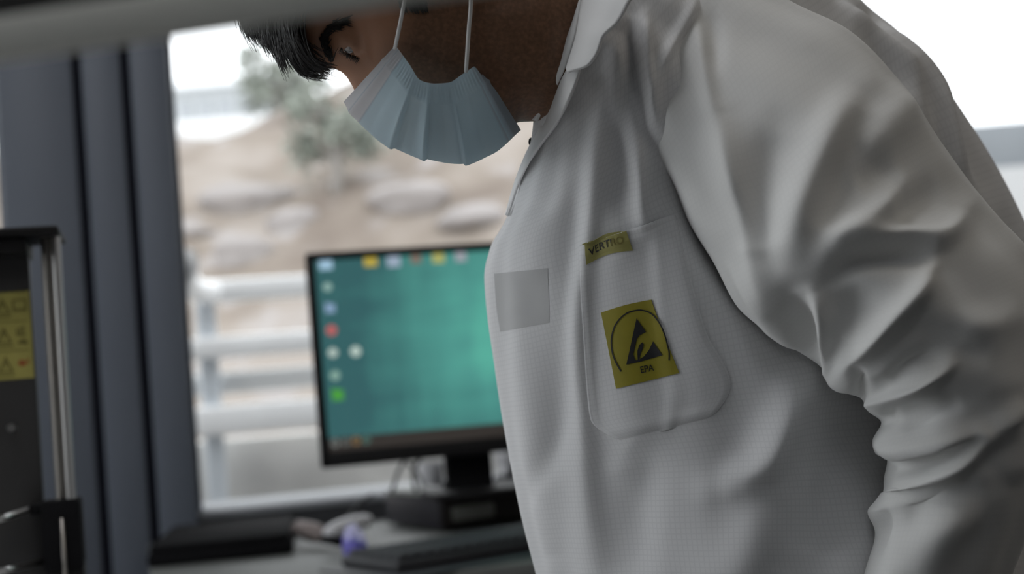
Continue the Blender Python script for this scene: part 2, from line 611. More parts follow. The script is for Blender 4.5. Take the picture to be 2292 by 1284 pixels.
def mask_material():
    m = mat('pale_blue_mask_fabric', (0.40, 0.55, 0.63), 0.8, spec=0.25, sheen=0.1)
    n = m.node_tree
    b = n.nodes['Principled BSDF']
    uv = n.nodes.new('ShaderNodeTexCoord')
    sep = n.nodes.new('ShaderNodeSeparateXYZ')
    n.links.new(uv.outputs['UV'], sep.inputs[0])
    cr = n.nodes.new('ShaderNodeValToRGB')
    el = cr.color_ramp.elements
    pal, blu, lin = (0.86, 0.88, 0.92, 1), (0.70, 0.87, 0.96, 1), (0.62, 0.70, 0.78, 1)
    el[0].position, el[0].color = 0.0, pal
    el[1].position, el[1].color = 1.0, (0.50, 0.56, 0.62, 1)
    for p_, c_ in ((0.045, pal), (0.05, lin), (0.055, pal), (0.115, pal), (0.12, lin), (0.13, blu), (0.91, blu), (0.925, lin), (0.93, blu), (0.955, lin), (0.96, (0.50, 0.56, 0.62, 1))):
        e = el.new(p_); e.color = c_
    n.links.new(sep.outputs[1], cr.inputs[0])
    n.links.new(cr.outputs[0], b.inputs['Base Color'])
    t = n.nodes.new('ShaderNodeTexNoise'); t.inputs['Scale'].default_value = 160
    n.links.new(uv.outputs['Object'], t.inputs['Vector'])
    bp = n.nodes.new('ShaderNodeBump'); bp.inputs['Strength'].default_value = 0.12; bp.inputs['Distance'].default_value = 0.002
    n.links.new(t.outputs[0], bp.inputs['Height']); n.links.new(bp.outputs[0], b.inputs['Normal'])
    # thin non-woven fabric lets some light through
    tl = n.nodes.new('ShaderNodeBsdfTranslucent')
    n.links.new(cr.outputs[0], tl.inputs[0])
    ms_ = n.nodes.new('ShaderNodeMixShader'); ms_.inputs[0].default_value = 0.55
    n.links.new(b.outputs[0], ms_.inputs[1]); n.links.new(tl.outputs[0], ms_.inputs[2])
    n.links.new(ms_.outputs[0], n.nodes['Material Output'].inputs[0])
    return m


M['mask'] = mask_material()


def screen_material():
    m = bpy.data.materials.new('teal_desktop_screen')
    m.use_nodes = True
    n = m.node_tree
    b = n.nodes['Principled BSDF']
    b.inputs['Base Color'].default_value = (0.01, 0.01, 0.01, 1)
    b.inputs['Roughness'].default_value = 0.4
    tc = n.nodes.new('ShaderNodeTexCoord')
    sep = n.nodes.new('ShaderNodeSeparateXYZ')
    n.links.new(tc.outputs['Object'], sep.inputs[0])      # x across, z up, in metres from the screen's lower left corner
    # rays: noise stretched along z
    mp = n.nodes.new('ShaderNodeMapping'); mp.inputs['Scale'].default_value = (14, 1, 2.0); mp.inputs['Rotation'].default_value = (0, R(-14), 0)
    n.links.new(tc.outputs['Object'], mp.inputs[0])
    t = n.nodes.new('ShaderNodeTexNoise'); t.inputs['Scale'].default_value = 1.6; t.inputs['Detail'].default_value = 2
    n.links.new(mp.outputs[0], t.inputs['Vector'])
    mp2 = n.nodes.new('ShaderNodeMapping'); mp2.inputs['Scale'].default_value = (5, 1, 18); mp2.inputs['Rotation'].default_value = (0, R(-12), 0)
    n.links.new(tc.outputs['Object'], mp2.inputs[0])
    t2 = n.nodes.new('ShaderNodeTexNoise'); t2.inputs['Scale'].default_value = 1.0; t2.inputs['Detail'].default_value = 2
    n.links.new(mp2.outputs[0], t2.inputs['Vector'])
    # glow centred right of the middle
    vm = n.nodes.new('ShaderNodeVectorMath'); vm.operation = 'DISTANCE'; vm.inputs[1].default_value = (0.34, 0, 0.185)
    n.links.new(tc.outputs['Object'], vm.inputs[0])
    gl = n.nodes.new('ShaderNodeMapRange'); gl.inputs[1].default_value, gl.inputs[2].default_value, gl.inputs[3].default_value, gl.inputs[4].default_value = 0.0, 0.30, 1.0, 0.0
    n.links.new(vm.outputs['Value'], gl.inputs[0])
    a1 = n.nodes.new('ShaderNodeMath'); a1.operation = 'MULTIPLY_ADD'; a1.inputs[1].default_value = 0.35
    n.links.new(t.outputs[0], a1.inputs[0]); 
    a2 = n.nodes.new('ShaderNodeMath'); a2.operation = 'MULTIPLY_ADD'; a2.inputs[1].default_value = 0.45; a2.inputs[2].default_value = -0.42
    n.links.new(t2.outputs[0], a2.inputs[0])
    n.links.new(a2.outputs[0], a1.inputs[2])
    a3 = n.nodes.new('ShaderNodeMath'); a3.operation = 'MULTIPLY_ADD'; a3.inputs[1].default_value = 0.85
    n.links.new(gl.outputs[0], a3.inputs[0]); n.links.new(a1.outputs[0], a3.inputs[2])
    cr = n.nodes.new('ShaderNodeValToRGB')
    el = cr.color_ramp.elements
    el[0].position, el[0].color = 0.0, (0.018, 0.068, 0.072, 1)
    el[1].position, el[1].color = 1.0, (0.085, 0.40, 0.28, 1)
    e = el.new(0.5); e.color = (0.045, 0.185, 0.160, 1)
    n.links.new(a3.outputs[0], cr.inputs[0])
    # task bar
    lt = n.nodes.new('ShaderNodeMath'); lt.operation = 'LESS_THAN'; lt.inputs[1].default_value = 0.022
    n.links.new(sep.outputs[2], lt.inputs[0])
    mx = n.nodes.new('ShaderNodeMix'); mx.data_type = 'RGBA'
    mx.inputs[7].default_value = (0.018, 0.015, 0.013, 1)
    n.links.new(lt.outputs[0], mx.inputs[0]); n.links.new(cr.outputs[0], mx.inputs[6])
    n.links.new(mx.outputs[2], b.inputs['Emission Color'])
    b.inputs['Emission Strength'].default_value = 1.6
    return m


M['screen'] = screen_material()

# ------------------------------------------------------------------ the room
YAW = R(15.0)
WX = np.array((math.cos(YAW), math.sin(YAW), 0.0))     # along the window wall, to the right
WY = np.array((-math.sin(YAW), math.cos(YAW), 0.0))    # through the wall, outwards
WO = P(440, 700, 2.75)
WO = np.array((WO[0], WO[1], 0.0))
WM = Matrix(((WX[0], WY[0], 0, WO[0]), (WX[1], WY[1], 0, WO[1]), (0, 0, 1, 0), (0, 0, 0, 1)))


def wall_s(px, py, depth=0.0):
    h = plane_hit(px, py, WO + WY * depth, WY)
    return float(np.dot(h - WO, WX)), float(h[2])


S_WIN = 0.5 * (wall_s(385, 250)[0] + wall_s(432, 1050)[0])
Z_SILL = wall_s(440, 1148)[1]
S_COL0 = wall_s(4, 380)[0]
S_G1 = 0.5 * (wall_s(178, 200)[0] + wall_s(236, 1240)[0])
S_G2 = 0.5 * (wall_s(287, 200)[0] + wall_s(346, 1240)[0])
S_MUL = wall_s(1640, 640)[0]
Z_HEAD, H_ROOM = 2.25, 2.75
S_L, S_R = -3.0, 3.6


def struct(name, m, lo, hi, mt, bev=0.0):
    o = MB().box(lo, hi, bev, WM).build(name, mt, smooth_=False)
    return tag(o, kind='structure')


struct('wall_back_below', None, (S_L, 0, 0), (S_R, 0.16, Z_SILL), M['wallgrey'])
struct('wall_back_above', None, (S_L, 0, Z_HEAD), (S_R, 0.16, H_ROOM), M['roomwall'])
struct('wall_back_end', None, (S_L, 0, Z_SILL), (S_COL0 - 1.9, 0.16, Z_HEAD), M['roomwall'])
struct('wall_back_corner', None, (S_R - 0.4, 0, Z_SILL), (S_R, 0.16, Z_HEAD), M['roomwall'])
# the blue-grey column between the windows: three boards parted by dark seals
col = thing('trim_1', (0, 0, 0), None, None)
col['kind'] = 'structure'
gw = 0.0085
for a, b_ in ((S_COL0, S_G1 - gw), (S_G1 + gw, S_G2 - gw), (S_G2 + gw, S_WIN)):
    MB().box((a, -0.030, 0.02), (b_, 0.16, Z_HEAD), 0.006, WM).build('frame_board', M['frame'], col, angle=40)
MB().box((S_G1 - gw, -0.017, 0.02), (S_G1 + gw, 0.1, Z_HEAD), 0, WM).build('frame_seal', M['groove'], col)
MB().box((S_G2 - gw, -0.014, 0.02), (S_G2 + gw, 0.1, Z_HEAD), 0, WM).build('frame_seal', M['groove'], col)
mul = MB().box((S_MUL - 0.03, -0.02, Z_SILL), (S_MUL + 0.03, 0.16, Z_HEAD), 0.004, WM).build('trim_2', M['frame'], angle=40)
tag(mul, kind='structure')


def window(n, s0, s1):
    r = thing('window_%d' % n, (0, 0, 0), None, None)
    r['kind'] = 'structure'
    fw = 0.012
    m = MB()
    m.box((s0, 0.05, Z_SILL), (s0 + fw, 0.11, Z_HEAD), 0.002, WM)
    m.box((s1 - fw, 0.05, Z_SILL), (s1, 0.11, Z_HEAD), 0.002, WM)
    m.box((s0, 0.05, Z_HEAD - 0.04), (s1, 0.11, Z_HEAD), 0.002, WM)
    m.build('window_frame', M['frame'], r, angle=40)
    MB().box((s0 + fw, 0.078, Z_SILL + 0.002), (s1 - fw, 0.082, Z_HEAD - 0.04), 0, WM).build('pane', M['glass'], r)
    MB().box((s0, -0.004, Z_SILL - 0.012), (s1, 0.30, Z_SILL + 0.001), 0.003, WM).build('window_sill', M['sill'], r, angle=40)


window(1, S_WIN, S_MUL - 0.03)
window(2, S_MUL + 0.03, S_R - 0.4)
window(3, S_COL0 - 1.9, S_COL0)

XL, XR, YB = -2.7, 3.4, -2.2
tag(MB().box((XL - 0.2, YB, -0.1), (XR + 0.2, 4.6, 0), 0).build('floor', M['floor']), kind='structure')
tag(MB().box((XL - 0.2, YB, H_ROOM), (XR + 0.2, 3.9, H_ROOM + 0.1), 0).build('ceiling', M['ceiling']), kind='structure')
wl = MB()
WY0, WY1, WZ0, WZ1 = -0.3, 2.2, 0.6, 2.55
wl.box((XL - 0.1, YB, 0), (XL, WY0, H_ROOM)).box((XL - 0.1, WY1, 0), (XL, 2.35, H_ROOM)).box((XL - 0.1, WY0, 0), (XL, WY1, WZ0)).box((XL - 0.1, WY0, WZ1), (XL, WY1, H_ROOM))
tag(wl.build('wall_left', M['roomwall']), kind='structure')
w4 = thing('window_4', (XL, 0.4, WZ0), None, None)  # unseen window and opening, added to bring cool light in from the left
w4['kind'] = 'structure'
m = MB()
for q in (((XL - 0.08, WY0, WZ0), (XL - 0.03, WY0 + 0.05, WZ1)), ((XL - 0.08, WY1 - 0.05, WZ0), (XL - 0.03, WY1, WZ1)), ((XL - 0.08, 1.125, WZ0), (XL - 0.03, 1.175, WZ1)), ((XL - 0.08, WY0, WZ0), (XL - 0.03, WY1, WZ0 + 0.05)), ((XL - 0.08, WY0, WZ1 - 0.05), (XL - 0.03, WY1, WZ1))):
    m.box(q[0], q[1])
m.build('window_frame', M['frame'], w4)
MB().box((XL - 0.058, WY0 + 0.05, WZ0 + 0.05), (XL - 0.054, WY1 - 0.05, WZ1 - 0.05)).build('pane', M['glass'], w4)
tag(MB().box((XR, YB, 0), (XR + 0.1, 3.75, H_ROOM), 0).build('wall_right', M['dimwall']), kind='structure')
tag(MB().box((XL - 0.1, YB - 0.1, 0), (XR + 0.1, YB, H_ROOM), 0).build('wall_front', M['dimwall']), kind='structure')

# ------------------------------------------------------------------ outside
# ground
tag(MB().box((-30, -15, -0.5), (30, 40, -0.12), 0).build('ground', M['concrete']), kind='structure')


def height(x, y):
    base = -0.1 + (4.0 + 0.45 * smooth(-3.6, -1.2, x)) * smooth(6.2, 15.5, y) ** 0.9
    base = base - 1.9 * smooth(1.0, 5.0, x) * smooth(6.2, 15.5, y)
    return base + 0.10 * np.sin(1.7 * x + 0.6 * y) + 0.07 * np.sin(3.1 * x - 1.3 * y + 1) + 0.05 * np.sin(5.3 * y + 2.2 * x)


hx, hy = np.meshgrid(np.linspace(-12, 20, 150), np.linspace(6.2, 24, 110))
hz = height(hx, hy) * smooth(6.2, 7.2, hy)
hm = MB()
hm.grid(np.stack((hx, hy, hz), -1))
hill = hm.build('hill', M['hill'], smooth_=True)
tag(hill, kind='structure')

# pale rubble on the slope
def boulder(seed, n=2):
    b = bmesh.new()
    bmesh.ops.create_icosphere(b, subdivisions=3, radius=1)
    g = np.random.default_rng(seed)
    ph = g.uniform(0, 6, 9)
    for v in b.verts:
        c = v.co
        k = 1 + 0.16 * math.sin(2.3 * c.x + ph[0]) + 0.14 * math.sin(2.9 * c.y + ph[1]) + 0.12 * math.sin(3.7 * c.z + ph[2]) + 0.05 * math.sin(7 * c.x + 6 * c.y + ph[3])
        v.co = c * k
    return b


ROCKS = [(560, 455, 0.36, 'broad pale boulder on the earth slope, upper left in the window'),
         (435, 525, 0.20, 'pale boulder at the left end of the rubble on the slope'),
         (545, 575, 0.26, 'pale boulder lowest of the rubble, above the white railing'),
         (650, 505, 0.24, 'pale boulder at the right of the rubble, above the monitor corner'),
         (905, 455, 0.34, 'pale boulder on the slope right below the blue mask'),
         (1060, 490, 0.32, 'pale boulder on the slope beside the coat front')]
for i, (px, py, r_, lab) in enumerate(ROCKS):
    v = ray(px, py)
    p = None
    for d in np.arange(7, 22, 0.05):
        q = CAM + v * d
        if q[1] > 7 and q[2] < float(height(np.array(q[0]), np.array(q[1]))):
            p = q
            break
    if p is None: continue
    o = MB().bm(boulder(i), Matrix.Translation((p[0], p[1], p[2] + 0.05 * r_)) @ Matrix.Diagonal((r_ * 0.9, r_ * 0.6, r_ * 0.42, 1))).build('boulder', M['rock'], smooth_=True)
    tag(o, lab, 'rock', 'pale rubble on the slope')

# white building far behind, with a low parapet
wbm = thing('white_building', (0, 0, 0), 'long low white building beyond the earth slope, left in the window', 'building')
p0, p1 = P(330, 326, 17), P(668, 300, 17)
MB().box((p0[0] - 3, 17, -0.2), (p1[0], 19, p0[2] + 0.30), 0.02).build('parapet_wall', M['whitewall'], wbm)
MB().box((p0[0] - 3, 18.2, 0.2), (p1[0] - 0.3, 21, p0[2] + 0.95), 0.02).build('upper_wall', mat('pale_grey_render', (0.46, 0.475, 0.48), 0.9), wbm)
MB().box((p0[0] - 3.2, 18.0, p0[2] + 0.95), (p1[0] - 0.1, 21.2, p0[2] + 1.05), 0.01).build('roof', M['whitewall'], wbm)
k = 0
for xx in np.linspace(p0[0] + 0.1, p1[0] - 0.7, 5):
    MB().box((xx, 18.17, p0[2] + 0.42), (xx + 0.16, 18.23, p0[2] + 0.8), 0).build('window', mat('far_window_glass', (0.33, 0.345, 0.36), 0.2) if k == 0 else bpy.data.materials['far_window_glass'], wbm)
    k += 1


def tree(px, py_base, d, h, seed, label, spread=0.45):
    g = np.random.default_rng(seed)
    b = P(px, py_base, d)
    b = np.array((b[0], b[1], float(height(np.array(b[0]), np.array(b[1]))) - 0.1))
    r = thing('tree', b, label, 'tree', 'thin trees on the slope')
    tm = MB()
    tm.tube([b, b + (0.03, 0, h * 0.4), b + (-0.02, 0.02, h * 0.9)], [0.06, 0.045, 0.01], 8)
    tips = []
    for i in range(16):
        z = h * g.uniform(0.25, 0.85)
        a = g.uniform(0, 6.28)
        e = b + np.array((math.cos(a) * spread * h * 0.6, math.sin(a) * spread * h * 0.6, z + h * 0.14))
        s = b + np.array((0, 0, z))
        tm.tube([s, (s + e) / 2 + (0, 0, 0.05), e], [0.02, 0.013, 0.004], 5)
        tips.append(e)
    tm.build('trunk', M['bark'], r, smooth_=True)
    lm = MB()
    for i in range(1200):
        e = tips[g.integers(len(tips))]
        c = e + g.normal(0, 0.16 * h * 0.45, 3)
        n1 = g.normal(0, 1, 3); n1 /= np.linalg.norm(n1)
        n2 = np.cross(n1, g.normal(0, 1, 3)); n2 /= np.linalg.norm(n2)
        s = g.uniform(0.03, 0.06)
        q = len(lm.v)
        lm.add([c - n1 * s, c + n2 * s * 0.5, c + n1 * s, c - n2 * s * 0.5], [(0, 1, 2, 3)])
    o = lm.build('foliage', M['leaf'], r)
    return r


tree(745, 330, 11.6, 0.95, 1, 'small pale green tree on the slope, left of the blue mask')
tree(880, 350, 14.0, 1.5, 2, 'grey green tree on the slope directly behind the blue mask', 0.5)
tree(625, 300, 15.4, 1.0, 3, 'faint tree below the black fringe, by the white building')

# white railing outside the first window, standing on a concrete plinth
RD = 2.35
def rail_pt(px, py):
    return plane_hit(px, py, WO + WY * RD, WY)
def rail_local(px, py):
    h = rail_pt(px, py)
    return float(np.dot(h - WO, WX)), float(h[2])
_, z_top0 = rail_local(560, 622)
_, z_top1 = rail_local(560, 668)
rail_root_p = WO + WY * RD
railing = thing('white_railing', (rail_root_p[0], rail_root_p[1], -0.1), 'white horizontal railing outside the window, left of the monitor', 'railing')
s_l = rail_local(415, 650)[0]
s_post = rail_local(466, 770)[0]
S_RE = s_l + 3.6
def bar(y0, y1, s0, mt=M['rail'], dy=0.0):
    z0, z1 = rail_local(560, y1)[1], rail_local(560, y0)[1]
    MB().box((s0, RD - 0.02 + dy, z0), (S_RE, RD + 0.02 + dy, z1), 0.015, WM).build('rail_bar', mt, railing, angle=40)
    return z0, z1
t0, t1 = bar(622, 672, s_post)
bar(748, 796, s_l - 0.02)
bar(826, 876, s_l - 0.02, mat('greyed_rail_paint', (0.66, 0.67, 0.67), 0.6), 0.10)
zb0, zb1 = bar(902, 968, s_l)
# bent end of the top bar
MB().tube([WO + WX * (s_post + 0.04) + WY * RD + np.array((0, 0, (t0 + t1) / 2)), WO + WX * (s_post - 0.02) + WY * (RD - 0.03) + np.array((0, 0, (t0 + t1) / 2)),
           WO + WX * (s_l - 0.01) + WY * (RD - 0.30) + np.array((0, 0, (t0 + t1) / 2 + 0.02)), WO + WX * (s_l - 0.03) + WY * (RD - 0.9) + np.array((0, 0, (t0 + t1) / 2 + 0.02))], 0.042, 12).build('rail_return', M['rail'], railing, smooth_=True)
for i in range(3):
    s = s_post + i * 1.25
    MB().box((s - 0.035, RD + 0.02, -0.1), (s + 0.035, RD + 0.075, t1 - 0.01), 0.008, WM).build('post', M['railpost'], railing, angle=40)
pl = MB().box((s_l - 3, RD + 0.14, -0.1), (S_RE + 0.5, RD + 0.40, zb0 - 0.02), 0.01, WM).build('concrete_plinth', M['concrete'], None, angle=40)
tag(pl, 'low concrete wall under the white railing outside', 'wall')

# long grey barrier and pale kerb wall outside the second window
g0, g1 = P(2200, 282, 8.2), P(2200, 385, 8.2)
bo = thing('grey_barrier', (g1[0], g1[1], -0.1), 'long grey barrier outside, at the far right behind the back', 'barrier')
MB().box((g1[0] - 1.3, g1[1] - 0.1, g1[2]), (g1[0] + 3.2, g1[1] + 0.1, g0[2]), 0.02).build('upper_panel', M['barrier'], bo, angle=40)
MB().box((g1[0] - 1.35, g1[1] - 0.16, -0.1), (g1[0] + 3.25, g1[1] + 0.16, g1[2]), 0.02).build('lower_wall', mat('pale_concrete', (0.45, 0.45, 0.45), 0.9, noise=0.05, nscale=2), bo, angle=40)

# ------------------------------------------------------------------ the desk under the window
ZD = 0.765
dk = thing('desk', (WO[0], WO[1] - 0.4, 0), 'grey desk under the window carrying the monitor', 'desk')
s0d, s1d = wall_s(330, 1200)[0], S_MUL + 1.0
def on_desk(px, py, z=ZD):
    v = ray(px, py)
    return CAM + v * ((z - CAM[2]) / v[2])
fe = on_desk(860, 1236)
dfront = float(np.dot(fe - WO, WY))
MB().box((s0d, -0.95, ZD - 0.03), (s1d, -0.034, ZD), 0.004, WM).build('desk_top', M['desk'], dk, angle=40)
for ss in (s0d + 0.08, s1d - 0.08):
    for dd in (-0.89, -0.10):
        MB().box((ss - 0.025, dd - 0.025, 0), (ss + 0.025, dd + 0.025, ZD - 0.03), 0.004, WM).build('leg', M['deskleg'], dk, angle=40)

# ---- small dark computer box under the monitor
c0 = on_desk(987, 1191)
a_ = R(28)
PM = Matrix(((math.cos(a_), -math.sin(a_), 0, c0[0]), (math.sin(a_), math.cos(a_), 0, c0[1]), (0, 0, 1, ZD), (0, 0, 0, 1)))
pc = thing('computer_box', c0, 'small flat black computer under the monitor stand', 'computer')
HPC = 0.056
MB().box((0, 0, 0.004), (0.30, 0.24, HPC), 0.004, PM).build('case', M['pc'], pc, angle=40)
MB().box((0.004, -0.004, 0.006), (0.296, 0.001, HPC - 0.002), 0.002, PM).build('front_panel', M['pc_front'], pc, angle=40)
MB().box((0.022, -0.006, 0.016), (0.102, -0.002, 0.040), 0.002, PM).build('label_strip', M['lightlabel'], pc, angle=40)
MB().box((0.002, 0.002, HPC - 0.002), (0.298, 0.238, HPC + 0.003), 0.002, PM).build('lid', M['pale_metal'] if False else M['pc'], pc, angle=40)
for fx, fy in ((0.03, 0.03), (0.27, 0.03), (0.03, 0.21), (0.27, 0.21)):
    MB().box((fx - 0.01, fy - 0.01, 0), (fx + 0.01, fy + 0.01, 0.005), 0, PM).build('foot', M['matt_black'], pc)
ZT = ZD + HPC + 0.003

# ---- pale tray on the computer, holding cords
tr = thing('pale_tray', (PM @ Vector((0.03, 0.12, ZT - ZD))), 'pale grey tray on the back of the computer, left of the monitor neck', 'tray')
MB().box((-0.005, 0.06, ZT - ZD), (0.060, 0.22, ZT - ZD + 0.010), 0.004, PM).build('tray_base', mat('pale_grey_tray', (0.34, 0.35, 0.33), 0.5), tr, angle=40)

# ---- monitor
mo = plane_hit(700, 800, P(700, 800, 2.34), np.array((-math.sin(R(13)), math.cos(R(13)), 0)))
MX = np.array((math.cos(R(13)), math.sin(R(13)), 0)); MY = np.array((-math.sin(R(13)), math.cos(R(13)), 0))
tilt = R(3)
MU = np.array((0, 0, math.cos(tilt))) + MY * math.sin(tilt)     # up, leaning back
MN = np.cross(MU, MX)                                         # front is -MN
def mloc(px, py):
    h = plane_hit(px, py, mo, MN)
    return np.array((np.dot(h - mo, MX), np.dot(h - mo, MU)))
TL, BL = mloc(680, 566), mloc(726, 1048)
x_l = (TL[0] + BL[0]) / 2
zb, zt = BL[1], TL[1]
base_o = mo + MX * x_l + MU * zb
HM, WMN = zt - zb, 0.56
MON = Matrix(((MX[0], MN[0], MU[0], base_o[0]), (MX[1], MN[1], MU[1], base_o[1]), (MX[2], MN[2], MU[2], base_o[2]), (0, 0, 0, 1)))
neck_px = plane_hit(1046, 1060, mo + MY * 0.05, MY)
xn = float(np.dot(neck_px - base_o, MX))
mroot = thing('computer_monitor', (neck_px[0], neck_px[1], ZT), 'black monitor showing a teal desktop in front of the window', 'monitor')
bz, bzb = 0.014, 0.026
MB().box((0, 0.006, 0), (WMN, 0.035, HM), 0.006, MON).build('back_shell', M['black'], mroot, angle=40)
m = MB()
m.box((0, 0, 0), (bz, 0.008, HM), 0.003, MON)
m.box((WMN - bz, 0, 0), (WMN, 0.008, HM), 0.003, MON)
m.box((0, 0, HM - bz), (WMN, 0.008, HM), 0.003, MON)
m.box((0, 0, 0), (WMN, 0.008, bzb), 0.003, MON)
m.build('bezel', M['black'], mroot, angle=40)
# screen keeps its own local frame for its picture
so = MON @ Vector((bz, 0.004, bzb))
sw, sh = WMN - 2 * bz, HM - bz - bzb
scr = MB().box((0, 0, 0), (sw, 0.003, sh), 0).build('screen', M['screen'], None)
scr.parent = mroot
rot = Matrix(((MX[0], MN[0], MU[0]), (MX[1], MN[1], MU[1]), (MX[2], MN[2], MU[2])))
scr.matrix_local = Matrix.Translation(-Vector(origin(mroot))) @ Matrix.Translation(so) @ rot.to_4x4()


def icon_mat(name, c):
    return mat(name, (0.02, 0.02, 0.02), 0.5, emit=(c, 0.72))


IC = [(729, 590, 15, (0.45, 0.70, 0.90), 'sq'), (733, 642, 10, (0.35, 0.55, 0.50), 'ro'), (739, 690, 11, (0.30, 0.45, 0.66), 'sq'), (742, 739, 12, (0.62, 0.15, 0.15), 'ro'),
      (745, 789, 11, (0.55, 0.68, 0.62), 'ro'), (796, 786, 12, (0.60, 0.75, 0.68), 'ro'), (750, 840, 11, (0.30, 0.50, 0.42), 'ro'), (756, 884, 13, (0.08, 0.42, 0.05), 'sq'),
      (829, 583, 15, (0.62, 0.48, 0.07), 'sq'), (881, 584, 15, (0.42, 0.52, 0.66), 'sq'), (931, 579, 12, (0.26, 0.20, 0.16), 'sq'), (981, 576, 14, (0.52, 0.52, 0.16), 'sq'), (1031, 574, 13, (0.42, 0.45, 0.50), 'sq'),
      (750, 991, 9, (0.24, 0.27, 0.26), 'ring'), (774, 989, 8, (0.18, 0.20, 0.19), 'ring'), (797, 986, 9, (0.32, 0.20, 0.08), 'ring'), (820, 984, 8, (0.10, 0.26, 0.22), 'ring')]
so_n = np.array(so)
for i, (px, py, r_, c_, sh_) in enumerate(IC):
    h = plane_hit(px, py, so_n, MN)
    lx, lz = float(np.dot(h - so_n, MX)), float(np.dot(h - so_n, MU))
    rr = r_ * 2.34 / FPX
    im = MB()
    if sh_ == 'sq':
        im.box((lx - rr, -0.0008, lz - rr * 0.9), (lx + rr, 0.0002, lz + rr * 0.9), 0.0002)
        im.box((lx - rr, -0.0008, lz + rr * 0.9), (lx, 0.0002, lz + rr * 1.15), 0)
    else:
        n_ = 24
        ang = np.linspace(0, 2 * math.pi, n_, endpoint=False)
        r0 = rr * (0.6 if sh_ == 'ring' else 0.0001)
        outer = [(lx + rr * math.cos(a), -0.0006, lz + rr * math.sin(a)) for a in ang]
        inner = [(lx + r0 * math.cos(a), -0.0006, lz + r0 * math.sin(a)) for a in ang]
        im.add(outer + inner, [(j, (j + 1) % n_, n_ + (j + 1) % n_, n_ + j) for j in range(n_)])
    io = im.build('desktop_icon', icon_mat('icon_glow', c_), None)
    io.parent = scr
# stand
nb = MON @ Vector((xn, 0.055, 0.04))
m = MB().box((xn - 0.040, 0.032, -0.050), (xn + 0.040, 0.062, 0.14), 0.006, MON)
m.build('stand_neck', M['matt_black'], mroot, angle=40)
fm = Matrix.Translation((nb.x, nb.y, ZT)) @ Matrix.Rotation(R(13), 4, 'Z')
bneck = (MON @ Vector((xn, 0.045, -0.05))).z
MB().box((-0.040, -0.03, 0.0), (0.040, 0.03, max(0.02, bneck - ZT + 0.01)), 0.006, fm).build('stand_stem', M['matt_black'], mroot, angle=40)
MB().box((-0.075, -0.09, 0.0), (0.11, 0.08, 0.012), 0.006, fm).build('stand_foot', M['black'], mroot, angle=40)

# ---- cords hanging behind, and pale clutter near the stand
def cord(name, pts, rad, label, mt, cat='cord', group=None):
    o = MB().tube([np.asarray(p) for p in polyline(pts, 24)], rad, 8).build(name, mt, smooth_=True)
    return tag(o, label, cat, group)
def dp(px, py, d):
    return P(px, py, d)
cord('cable', [dp(905, 1030, 2.45), dp(890, 1060, 2.44), dp(878, 1098, 2.42)], 0.0032, 'thin black cable hanging below the monitor, the left one', M['cord'], group='black cables under the monitor')
cord('cable', [dp(940, 1025, 2.46), dp(925, 1055, 2.44), dp(930, 1098, 2.40)], 0.0036, 'black cable hanging below the monitor, the middle one', M['cord'], group='black cables under the monitor')
cord('cable', [dp(912, 1034, 2.60), dp(935, 1062, 2.58), dp(952, 1098, 2.55)], 0.003, 'black cable slanting below the monitor nearest its neck', M['cord'], group='black cables under the monitor')
cord('cable', [dp(835, 1105, 2.46), dp(800, 1130, 2.45), dp(772, 1170, 2.40)], 0.0028, 'thin grey cord running down the wall to the desk', mat('grey_cord', (0.09, 0.09, 0.09), 0.6))
p_ = P(965, 1082, 2.74)
cup = thing('plastic_cup', (p_[0], p_[1], ZD), 'translucent white plastic cup behind the monitor, left of its neck', 'cup')
zc = P(965, 1035, 2.74)[2]
prof = [(0.016, ZD), (0.022, ZD + 0.03), (0.024, zc - 0.03), (0.026, zc)]
m = MB()
n_ = 28
G = np.array([[(p_[0] + r_ * math.cos(a), p_[1] + 0.02 + r_ * math.sin(a), z_) for a in np.linspace(0, 2 * math.pi, n_, endpoint=False)] for r_, z_ in prof + [(0.0235, zc), (0.021, zc - 0.03), (0.014, ZD + 0.004), (0.0005, ZD + 0.003)]])
m.grid(G, True)
m.add([G[0, j] for j in range(n_)], [tuple(range(n_))[::-1]])
m.build('cup_body', M['white_plastic'], cup, smooth_=True)
p_ = P(1150, 1030, 2.78)
ro = MB()
ax = WX * 0.5 + WY * 0.1
for r0, r1 in ((0.026, 0.010),):
    ang = np.linspace(0, 2 * math.pi, 32, endpoint=False)
    up = np.array((0, 0, 1.0)); sd = np.cross(ax / np.linalg.norm(ax), up)
    def ring(o_, rad): return [o_ + rad * (math.cos(a) * up + math.sin(a) * sd) for a in ang]
    A0 = p_ - ax * 0.05; A1 = p_ + ax * 0.25
    ro.grid(np.array([ring(A0, r1), ring(A0, r0), ring(A1, r0), ring(A1, r1), ring(A0, r1)]), True)
rl = ro.build('paper_roll', M['white_plastic'], None, angle=40)
tag(rl, 'white paper roll lying right of the monitor neck, against the coat', 'paper roll')
pb = P(1150, 1085, 2.78)
bx = thing('small_white_box', (pb[0], pb[1], ZD), 'small white box under the paper roll beside the coat', 'box')
zt_ = p_[2] - 0.027
MB().box((-0.035, -0.01, 0), (0.12, 0.05, zt_ - ZD - 0.02), 0.003).build('box_body', mat('grey_white_card', (0.40, 0.40, 0.40), 0.7), bx, world=False, angle=40)
MB().box((-0.037, -0.012, zt_ - ZD - 0.02), (0.122, 0.052, zt_ - ZD), 0.003).build('lid', mat('dark_grey_card', (0.10, 0.10, 0.11), 0.7), bx, world=False, angle=40)

